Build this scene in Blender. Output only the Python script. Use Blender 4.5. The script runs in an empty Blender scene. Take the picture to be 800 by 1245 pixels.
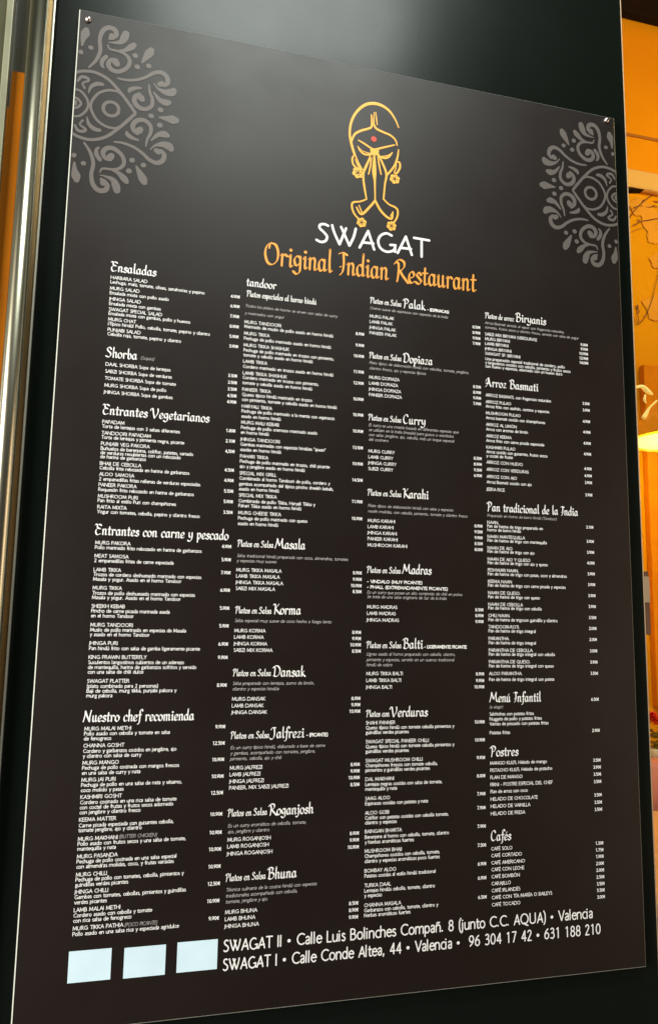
# Restaurant menu board screwed to a dark facade panel, seen from the left at night
import bpy, math, random
from mathutils import Vector, Matrix
random.seed(7)
Z0 = 0.85          # height of the board's lower edge above the pavement

# ---------------------------------------------------------------- camera
scene = bpy.context.scene
cam_d = bpy.data.cameras.new('camera'); cam = bpy.data.objects.new('camera', cam_d)
scene.collection.objects.link(cam); scene.camera = cam
R3 = ((0.96659455, -0.25579717, 0.01621068), (0.05086805, 0.12946071, -0.99027893), (0.2512119, 0.95802282, 0.13814792))
cam.matrix_world = Matrix.Translation((0.11843, -1.20866, 0.57051 + Z0)) @ Matrix((R3[0], [-v for v in R3[1]], [-v for v in R3[2]])).transposed().to_4x4()
cam_d.sensor_fit = 'VERTICAL'; cam_d.sensor_height = 24.0
cam_d.lens = 24.0 * 939.4185 / 1245.0
cam_d.clip_start = 0.02; cam_d.clip_end = 200

# ---------------------------------------------------------------- world, lamps, exposure
world = bpy.data.worlds.new('World'); scene.world = world; world.use_nodes = True
wn = world.node_tree; bgn = wn.nodes['Background']
bgn.inputs[0].default_value = (0.50, 0.52, 0.40, 1); bgn.inputs[1].default_value = 0.026
scene.view_settings.view_transform = 'Standard'; scene.view_settings.look = 'None'
scene.view_settings.exposure = 0; scene.view_settings.gamma = 1

def area(name, loc, target, w, h, power, col, spread=180):
    d = bpy.data.lights.new(name, 'AREA'); d.shape = 'RECTANGLE'; d.size = w; d.size_y = h
    d.energy = power; d.color = col; d.spread = math.radians(spread)
    o = bpy.data.objects.new(name, d); scene.collection.objects.link(o)
    o.location = loc
    o.rotation_euler = (Vector(target) - Vector(loc)).to_track_quat('-Z', 'Y').to_euler()
    return o
# shop sign light above the passer-by: its blurred reflection is the sheen at the top of the board
area('canopy_light', (0.57, -1.45, 2.95 + Z0), (0.4, 0, 0.9 + Z0), 1.0, 0.5, 50, (0.93, 1.0, 0.94))
# unseen fill lamp added behind and to the left, lights the print evenly
area('print_fill_light', (-3.3, -2.1, 0.9 + Z0), (0.5, 0, 0.5 + Z0), 1.4, 2.6, 310, (1.0, 0.95, 0.88))
# tall unseen lamp added at the left for the long glint on the steel pole
area('pole_glint_light', (-1.9, -0.95, 0.9 + Z0), (0.0, 0, 0.9 + Z0), 1.1, 4.2, 12, (1.0, 0.93, 0.72))
# warm fill added out of view at the right, brightens the board's right edge
area('right_fill_light', (3.2, -1.0, 0.4 + Z0), (0.9, 0, 0.5 + Z0), 1.0, 2.4, 26, (1.0, 0.76, 0.52))

# ---------------------------------------------------------------- helpers
COL = scene.collection
MATS = {}
def mat(name, base, rough=0.5, metal=0.0, spec=0.5, emit=None, estr=0.0, var=0.0, vscale=20.0, rvar=0.0, rscale=6.0, bump=0.0, bscale=200.0, stretch=None, coat=0.0):
    if name in MATS: return MATS[name]
    m = bpy.data.materials.new(name); m.use_nodes = True; nt = m.node_tree
    b = nt.nodes['Principled BSDF']
    b.inputs['Base Color'].default_value = (*base, 1); b.inputs['Roughness'].default_value = rough
    b.inputs['Metallic'].default_value = metal; b.inputs['Specular IOR Level'].default_value = spec
    b.inputs['Coat Weight'].default_value = coat
    if emit: b.inputs['Emission Color'].default_value = (*emit, 1); b.inputs['Emission Strength'].default_value = estr
    tc = nt.nodes.new('ShaderNodeTexCoord'); mp = nt.nodes.new('ShaderNodeMapping')
    nt.links.new(tc.outputs['Object'], mp.inputs[0])
    if stretch: mp.inputs['Scale'].default_value = stretch
    def noise(sc, det=5):
        n = nt.nodes.new('ShaderNodeTexNoise'); n.inputs['Scale'].default_value = sc; n.inputs['Detail'].default_value = det
        nt.links.new(mp.outputs[0], n.inputs['Vector']); return n
    if var:
        n = noise(vscale); r = nt.nodes.new('ShaderNodeValToRGB')
        r.color_ramp.elements[0].position = 0.3; r.color_ramp.elements[1].position = 0.7
        r.color_ramp.elements[0].color = (*[c * (1 - var) for c in base], 1); r.color_ramp.elements[1].color = (*[min(1, c * (1 + var)) for c in base], 1)
        nt.links.new(n.outputs['Fac'], r.inputs[0]); nt.links.new(r.outputs[0], b.inputs['Base Color'])
    if rvar:
        n = noise(rscale); mr = nt.nodes.new('ShaderNodeMapRange')
        mr.inputs['From Min'].default_value = 0.3; mr.inputs['From Max'].default_value = 0.7
        mr.inputs['To Min'].default_value = max(0.02, rough - rvar); mr.inputs['To Max'].default_value = min(1, rough + rvar)
        nt.links.new(n.outputs['Fac'], mr.inputs['Value']); nt.links.new(mr.outputs[0], b.inputs['Roughness'])
    if bump:
        n = noise(bscale, 3); bp = nt.nodes.new('ShaderNodeBump'); bp.inputs['Strength'].default_value = bump; bp.inputs['Distance'].default_value = 0.001
        nt.links.new(n.outputs['Fac'], bp.inputs['Height']); nt.links.new(bp.outputs[0], b.inputs['Normal'])
    MATS[name] = m; return m

class MB:
    def __init__(s): s.v = []; s.f = []
    def quad(s, a, b, c, d): n = len(s.v); s.v += [a, b, c, d]; s.f.append((n, n+1, n+2, n+3))
    def box(s, x0, x1, y0, y1, z0, z1):
        n = len(s.v); s.v += [(x, y, z) for x in (x0, x1) for y in (y0, y1) for z in (z0, z1)]
        s.f += [tuple(n + i for i in f) for f in ((0,1,3,2),(4,6,7,5),(0,4,5,1),(2,3,7,6),(0,2,6,4),(1,5,7,3))]
    def lathe(s, prof, cx, cy, cz, axis='z', seg=24):
        n = len(s.v)
        for r, h in prof:
            for k in range(seg):
                a = 2 * math.pi * k / seg; c, d = r * math.cos(a), r * math.sin(a)
                s.v.append((cx + c, cy + d, cz + h) if axis == 'z' else (cx + c, cy - h, cz + d))
        for i in range(len(prof) - 1):
            for k in range(seg):
                k2 = (k + 1) % seg
                s.f.append((n + i*seg + k, n + i*seg + k2, n + (i+1)*seg + k2, n + (i+1)*seg + k))
    def tube(s, pts, rs, seg=8):
        P = [Vector(p) for p in pts]; n = len(s.v)
        for i, p in enumerate(P):
            t = (P[min(i+1, len(P)-1)] - P[max(i-1, 0)]).normalized()
            u = t.cross(Vector((0, 1, 0.01))).normalized(); w = t.cross(u)
            r = rs[i] if isinstance(rs, (list, tuple)) else rs
            for k in range(seg):
                a = 2*math.pi*k/seg; s.v.append(tuple(p + u*(r*math.cos(a)) + w*(r*math.sin(a))))
        for i in range(len(P)-1):
            for k in range(seg):
                k2 = (k+1) % seg; s.f.append((n+i*seg+k, n+i*seg+k2, n+(i+1)*seg+k2, n+(i+1)*seg+k))
        s.f.append(tuple(n+k for k in range(seg))); s.f.append(tuple(n+(len(P)-1)*seg+k for k in range(seg)))
    def build(s, name, m, parent=None, smooth=False, bevel=0.0, label=None):
        me = bpy.data.meshes.new(name); me.from_pydata(s.v, [], s.f); me.materials.append(m)
        me.update()
        if smooth:
            for p in me.polygons: p.use_smooth = True
        o = bpy.data.objects.new(name, me); COL.objects.link(o)
        if parent: o.parent = parent
        if bevel:
            md = o.modifiers.new('bevel', 'BEVEL'); md.width = bevel; md.segments = 2; md.limit_method = 'ANGLE'
        if label: o['label'] = label
        return o
def thing(name, label, cat, loc=(0, 0, 0), group=None):
    o = bpy.data.objects.new(name, None); COL.objects.link(o); o.location = loc
    o.empty_display_size = 0.05
    o['label'] = label; o['category'] = cat
    if group: o['group'] = group
    return o
def tag(o, label, cat, group=None):
    o['label'] = label; o['category'] = cat
    if group: o['group'] = group
    return o
def structure(o): o['kind'] = 'structure'; return o

# ---------------------------------------------------------------- lettering: pen strokes turned into flat ribbons
def crom(p, n):
    out = []
    for i in range(len(p) - 1):
        a = p[i-1] if i > 0 else p[i]; b = p[i]; c = p[i+1]; d = p[i+2] if i + 2 < len(p) else p[i+1]
        for k in range(n):
            t = k / n; t2 = t*t; t3 = t2*t
            out.append(tuple(0.5 * (2*b[j] + (c[j]-a[j])*t + (2*a[j]-5*b[j]+4*c[j]-d[j])*t2 + (3*b[j]-a[j]-3*c[j]+d[j])*t3) for j in range(len(b))))
    out.append(tuple(p[-1])); return out
def ribbon(mb, pts, wid, y, capn=0):
    """flat ribbon in the xz plane; pts [(x,z)], wid = list of widths, units mm"""
    P = [pts[0]]; Wd = [wid[0]]
    for p, w in zip(pts[1:], wid[1:]):
        if (p[0]-P[-1][0])**2 + (p[1]-P[-1][1])**2 > 1e-7: P.append(p); Wd.append(w)
    if len(P) < 2: return
    n0 = len(mb.v); N = len(P)
    def dirn(a, b):
        dx, dz = b[0]-a[0], b[1]-a[1]; l = math.hypot(dx, dz) or 1e-9; return dx/l, dz/l
    for i in range(N):
        dx, dz = dirn(P[max(i-1, 0)], P[min(i+1, N-1)]); h = Wd[i] / 2
        mb.v.append(((P[i][0] - dz*h)/1000, -y/1000, (P[i][1] + dx*h)/1000)); mb.v.append(((P[i][0] + dz*h)/1000, -y/1000, (P[i][1] - dx*h)/1000))
    for i in range(N-1): a = n0 + 2*i; mb.f.append((a, a+1, a+3, a+2))
    if capn:
        for end in (0, 1):
            i = 0 if end == 0 else N-1
            dx, dz = dirn(P[1], P[0]) if end == 0 else dirn(P[N-2], P[N-1])
            h = Wd[i]/2; a0 = math.atan2(dz, dx); m0 = len(mb.v)
            if h < 0.02: continue
            for k in range(capn + 1):
                a = a0 - math.pi/2 + math.pi*k/capn
                mb.v.append(((P[i][0] + h*math.cos(a))/1000, -y/1000, (P[i][1] + h*math.sin(a))/1000))
            mb.f.append(tuple(range(m0, m0 + capn + 1)))
def disc(mb, x, z, r, y, n=12):
    m0 = len(mb.v)
    for k in range(n):
        a = 2*math.pi*k/n; mb.v.append(((x + r*math.cos(a))/1000, -y/1000, (z + r*math.sin(a))/1000))
    mb.f.append(tuple(range(m0, m0 + n)))

# glyphs: 'advance; stroke | stroke'. L straight segments, S smooth curve, A arc (cx cy rx ry a0 a1), D dot (cx cy scale). Cap height 100.
SANS = {
'A':'86;L 0 0 39 100 78 0|L 14 34 64 34','B':'70;L 0 0 0 100|S 0 100 26 100 44 90 46 76 38 60 20 54 0 54|S 22 54 44 50 54 34 52 14 34 1 0 0',
'C':'88;A 48 50 48 50 52 308','D':'100;L 0 0 0 100|S 0 100 30 100 62 92 82 70 84 50 80 28 62 8 30 0 0 0','E':'62;L 46 100 0 100 0 0 48 0|L 0 52 42 52',
'F':'58;L 46 100 0 100 0 0|L 0 52 42 52','G':'98;A 48 50 48 50 50 322|L 56 42 84 42 84 12','H':'92;L 0 0 0 100|L 74 0 74 100|L 0 52 74 52','I':'22;L 0 0 0 100',
'J':'24;S 2 100 2 60 2 10 -6 -16 -18 -24','K':'76;L 0 0 0 100|L 62 100 2 50 66 0','L':'58;L 0 100 0 0 46 0','M':'108;L 0 0 8 100 45 14 82 100 90 0','N':'98;L 0 0 0 100 76 0 76 100',
'O':'112;A 47 50 47 50 0 360','P':'64;L 0 0 0 100|S 0 100 30 100 46 92 50 74 44 56 26 47 0 47','Q':'114;A 47 50 47 50 0 360|L 48 12 60 -8 92 -18','R':'76;L 0 0 0 100|S 0 100 28 100 44 92 48 76 42 60 24 52 0 52|L 24 52 62 0',
'S':'58;S 40 94 24 100 8 92 4 76 14 60 32 48 44 34 44 16 32 2 14 -1 0 8','T':'72;L 0 100 64 100|L 32 100 32 0','U':'90;S 0 100 0 60 0 30 8 8 34 -1 60 8 68 30 68 60 68 100','V':'80;L 0 100 36 0 72 100','W':'132;L 0 100 30 0 62 96 94 0 122 100',
'X':'82;L 0 0 70 100|L 2 100 74 0','Y':'76;L 0 100 34 46 68 100|L 34 46 34 0','Z':'78;L 2 100 66 100 0 0 68 0',
'a':'56;S 4 58 14 67 30 66 38 54 38 30 38 2|S 38 38 22 36 6 28 2 14 12 1 26 2 38 14','b':'66;L 0 104 0 0|A 26 33 26 33 0 360','c':'54;A 32 33 31 34 55 305','d':'68;L 52 104 52 0|A 26 33 26 33 0 360','e':'62;A 28 33 28 34 5 318|L 2 38 55 38',
'f':'36;S 36 100 24 104 14 94 13 78 13 40 13 0|L 0 64 32 64','g':'58;A 22 44 20 22 0 360|S 30 66 48 66 48 66|S 14 24 4 14 14 4 34 0 46 -12 36 -28 16 -32 0 -24 2 -8 14 2','h':'66;L 0 104 0 0|S 0 48 14 64 34 66 48 54 50 36 50 0','i':'24;L 0 65 0 0|D 0 90 1','j':'24;S 0 65 0 20 -2 -16 -14 -30|D 0 90 1',
'k':'58;L 0 104 0 0|L 44 66 2 34 48 0','l':'24;L 0 104 0 0','m':'106;L 0 66 0 0|S 0 48 14 64 32 66 44 52 45 0|S 45 48 60 64 78 66 89 52 90 0','n':'66;L 0 66 0 0|S 0 48 14 64 34 66 48 54 50 36 50 0',
'o':'72;A 29 33 29 34 0 360','p':'66;L 0 66 0 -34|A 26 33 26 33 0 360','q':'68;L 52 66 52 -34|A 26 33 26 33 0 360','r':'44;L 0 66 0 0|S 0 44 12 62 34 66','s':'46;S 32 60 18 67 5 60 6 46 20 35 34 24 33 8 18 -1 0 6','t':'40;S 12 90 12 40 14 8 24 0 36 4|L 0 64 34 64',
'u':'66;S 0 66 0 30 4 8 18 -1 36 4 50 20|L 50 66 50 0','v':'56;L 0 66 24 0 48 66','w':'92;L 0 66 22 0 42 62 62 0 84 66','x':'58;L 0 66 48 0|L 48 66 0 0','y':'56;L 2 66 26 2|L 50 66 12 -32','z':'54;L 2 66 44 66 0 0 46 0',
'0':'70;A 27 50 27 50 0 360','1':'70;L 12 88 30 100 30 0','2':'70;S 6 84 16 98 34 100 46 88 46 70 34 48 4 0|L 4 0 50 0','3':'70;S 8 92 24 101 42 94 44 74 34 58 18 55|S 18 55 40 52 50 36 46 12 28 -1 4 6','4':'70;L 42 0 42 100 2 28 56 28','5':'70;L 44 100 14 100 12 58|S 12 58 34 62 50 48 50 20 34 0 6 2',
'6':'70;S 44 98 22 80 6 54 2 34|A 27 30 26 30 0 360','7':'70;L 4 100 50 100 16 0','8':'70;A 27 76 21 24 0 360|A 27 26 26 27 0 360','9':'70;S 10 2 32 20 48 46 52 66|A 27 70 26 30 0 360','€':'70;A 36 50 30 50 50 310|L 0 60 46 60|L 0 42 44 42',
'.':'28;D 2 6 1.1','\u0027':'20;L 2 100 2 80',',':'28;L 5 10 0 -14','(':'36;S 22 112 6 80 4 40 8 0 22 -24',')':'36;S 0 112 16 80 18 40 14 0 0 -24','-':'44;L 0 36 26 36',':':'28;D 2 8 1.1|D 2 56 1.1','!':'28;L 3 100 3 30|D 3 6 1.1','¡':'28;L 3 66 3 -10|D 3 92 1.1','•':'50;D 14 44 2.1','"':'36;L 2 104 2 80|L 16 104 16 80',' ':'44;','/':'40;L 0 0 30 100'}
# calligraphic display face written with a broad nib
NIB = {
'A':'70;S 2 60 14 84 34 100|S 34 100 40 60 52 10 62 4|S 34 100 26 50 10 6 -4 -8|S 0 34 24 38 48 34','B':'58;S 4 88 12 94 12 60 8 0|S -8 84 14 104 38 98 40 78 30 60 14 54|S 14 54 38 54 52 36 44 10 24 -2 4 4','C':'54;S 44 82 34 102 14 92 2 56 6 16 24 0 42 14','D':'66;S 6 92 14 80 12 40 8 2|S -8 82 18 104 46 96 60 62 52 22 30 0 4 6',
'E':'50;S 44 90 26 100 10 88 14 66 34 58|S 20 60 2 48 -2 20 12 -2 42 10|S -10 92 -2 100 10 94','I':'34;S -6 92 14 100 36 92|S 18 94 20 50 14 10 0 -8|S 0 30 8 34','J':'44;S -6 78 6 98 36 98|S 22 98 26 50 20 8 4 -12 -12 -6','K':'58;S 2 98 14 90 12 40 8 0|S 48 102 30 76 12 52|S 14 54 34 28 58 0|S -6 88 2 98 10 96','M':'88;S -6 0 8 50 16 98|S 16 98 26 60 38 30|S 38 30 54 66 66 100|S 66 100 64 50 70 12 84 4','N':'70;S -4 0 8 50 12 96|S 12 96 28 50 50 2|S 50 2 52 50 62 104','O':'72;S 30 102 8 84 0 48 12 8 36 0 58 22 62 60 50 92 26 96 18 74',
'P':'54;S 6 92 16 80 14 30 8 -6|S -8 80 14 104 40 98 48 76 36 52 16 46','R':'64;S 4 92 14 80 12 30 6 -2|S -10 80 14 104 40 98 44 76 30 56 16 50|S 20 52 38 26 64 -2','S':'48;S 38 84 24 102 6 90 10 66 30 46 36 22 20 0 -6 8','V':'62;S -14 74 -8 94 6 92 12 50 22 0|S 22 0 40 30 52 66 50 96','y':'40;S 3 56 4 22 14 10 28 24|S 30 56 30 10 20 -22 6 -30 -8 -22',
'a':'42;S 26 48 12 54 1 36 2 10 12 0 24 14 28 40|S 29 54 27 20 30 2 40 10','b':'38;S 2 100 6 104 5 60 5 6|S 5 10 16 -1 30 14 29 38 20 54 5 38','c':'33;S 27 44 18 55 3 42 1 14 12 -1 28 9','d':'42;S 26 46 14 54 1 38 2 10 12 0 25 12|S 28 102 32 104 29 50 29 20 31 2 40 8','e':'34;S 3 24 20 28 27 42 17 55 3 42 1 16 12 -1 30 10',
'f':'28;S 36 94 28 106 16 96 14 60 12 10 6 -24 -6 -30|L -2 54 28 57','g':'40;S 26 49 12 54 1 38 3 18 14 10 26 24|S 29 54 29 10 26 -18 12 -30 -4 -20','h':'42;S 2 102 6 104 5 50 4 0|S 4 34 18 55 29 46 28 14 31 0 40 8','i':'22;S -2 44 6 56 8 44 7 12 11 0 20 8|D 9 78 1','j':'22;S -2 44 8 56 10 30 8 -10 -2 -28 -12 -24|D 10 78 1','k':'38;S 2 102 6 104 5 50 4 0|S 28 54 6 28|S 8 30 20 14 36 0','l':'22;S 3 102 8 104 6 50 7 12 11 0 20 8',
'm':'66;S -3 46 5 55 5 30 4 0|S 4 34 18 55 27 46 27 0|S 27 34 40 55 50 46 49 14 52 0 62 8','n':'44;S -3 46 5 55 5 30 4 0|S 4 34 18 55 29 46 28 14 31 0 42 8','o':'38;S 17 54 2 44 1 12 16 -1 30 14 31 40 17 54','p':'40;S -3 46 5 56 5 10 3 -36|S 5 38 18 55 31 40 29 12 16 -1 4 10','r':'33;S -3 46 5 55 5 30 4 0|S 4 34 16 54 28 48','s':'30;S 25 46 12 55 3 42 14 28 25 14 14 -1 -2 6','t':'28;S 12 80 9 20 13 0 26 8|L -2 55 26 57',
'u':'44;S -3 46 4 55 3 14 12 -1 26 14|S 28 55 27 20 31 0 41 8','v':'36;S -3 46 5 55 8 20 14 0|S 14 0 28 24 30 52','z':'36;S 0 48 12 54 28 54|S 28 54 14 26 0 2|S 0 2 16 2 32 6',' ':'26;','-':'30;L 2 30 22 32'}
for k, b in (('á','a'),('é','e'),('í','i'),('ó','o'),('ú','u')):
    cxa = {'a':22,'e':30,'i':2,'o':29,'u':26}[b]; SANS[k] = SANS[b].split('|D')[0] + '|L %d 80 %d 98' % (cxa - 2, cxa + 12)
    if b in 'eu': NIB[k] = NIB[b] + '|S 14 66 20 74 28 84'
SANS['ñ'] = SANS['n'] + '|S 8 82 18 92 30 84 42 92'; SANS['ü'] = SANS['u'] + '|D 14 88 1|D 38 88 1'
for k, b in (('É','E'),('Í','I'),('Ó','O')): SANS[k] = SANS[b] + '|L %d 112 %d 126' % ({'E':20,'I':-2,'O':42}[b], {'E':32,'I':10,'O':54}[b])
def parse(font):
    out = {}
    for ch, s in font.items():
        adv, body = s.split(';', 1); st = []
        for t in body.split('|'):
            if t.strip():
                q = t.split(); st.append((q[0], [float(x) for x in q[1:]]))
        out[ch] = (float(adv), st)
    return out
SANS = parse(SANS); NIB = parse(NIB)
def text_width(t, size, font, track): return sum(font[c][0] + track for c in t) * size / 100
def write(mb, t, x, z, size, pen, font=SANS, xs=1.0, shear=0.0, nib=False, track=0.0, n=3, arcn=10, cap=0, align=0, jitter=0.0, y=0.25):
    """t written with its baseline at z; x left edge (align 1: right edge); size = cap height in mm"""
    k = size / 100
    if align: x -= text_width(t, size, font, track) * xs - track*k*xs - (12*k*xs)
    for ch in t:
        adv, st = font[ch]
        for si, (kind, q) in enumerate(st):
            yy = y + 0.012 * (si % 5)
            def T(a, b): return (x + (a + shear*b) * k * xs, z + b * k)
            def W(d):
                if not nib: return pen
                return pen * max(0.34, abs(math.sin(math.atan2(d[1], d[0]) - math.radians(38))))
            if kind == 'D':
                c = T(q[0], q[1]); disc(mb, c[0], c[1], (pen * 0.62 if not nib else pen * 0.6) * q[2], yy, 6 if cap == 0 else 10); continue
            if kind == 'A':
                cx, cy, rx, ry, a0, a1 = q; m = max(5, int(arcn * (a1-a0)/360))
                pts = [T(cx + rx*math.cos(math.radians(a0 + (a1-a0)*i/m)), cy + ry*math.sin(math.radians(a0 + (a1-a0)*i/m))) for i in range(m+1)]
                ribbon(mb, pts, [pen]*len(pts), yy, cap if a1-a0 < 355 else 0); continue
            raw = [(q[i], q[i+1]) for i in range(0, len(q), 2)]
            if kind == 'S':
                pts = [T(*p) for p in crom(raw, n)]
                ws = []
                for i in range(len(pts)):
                    a = pts[max(i-1, 0)]; b = pts[min(i+1, len(pts)-1)]; ws.append(W((b[0]-a[0], b[1]-a[1])))
                ribbon(mb, pts, ws, yy, cap)
            else:
                pts = [T(*p) for p in raw]
                for i in range(len(pts)-1):
                    a, b = pts[i], pts[i+1]; l = math.hypot(b[0]-a[0], b[1]-a[1]) or 1; e = pen*(0.42 if cap == 0 else 0.0); ux, uz = (b[0]-a[0])/l*e, (b[1]-a[1])/l*e
                    w = W((b[0]-a[0], b[1]-a[1]))
                    ribbon(mb, [(a[0]-ux, a[1]-uz), (b[0]+ux, b[1]+uz)], [w, w], yy + 0.003*i, cap)
        x += (adv + track) * k * xs

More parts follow.
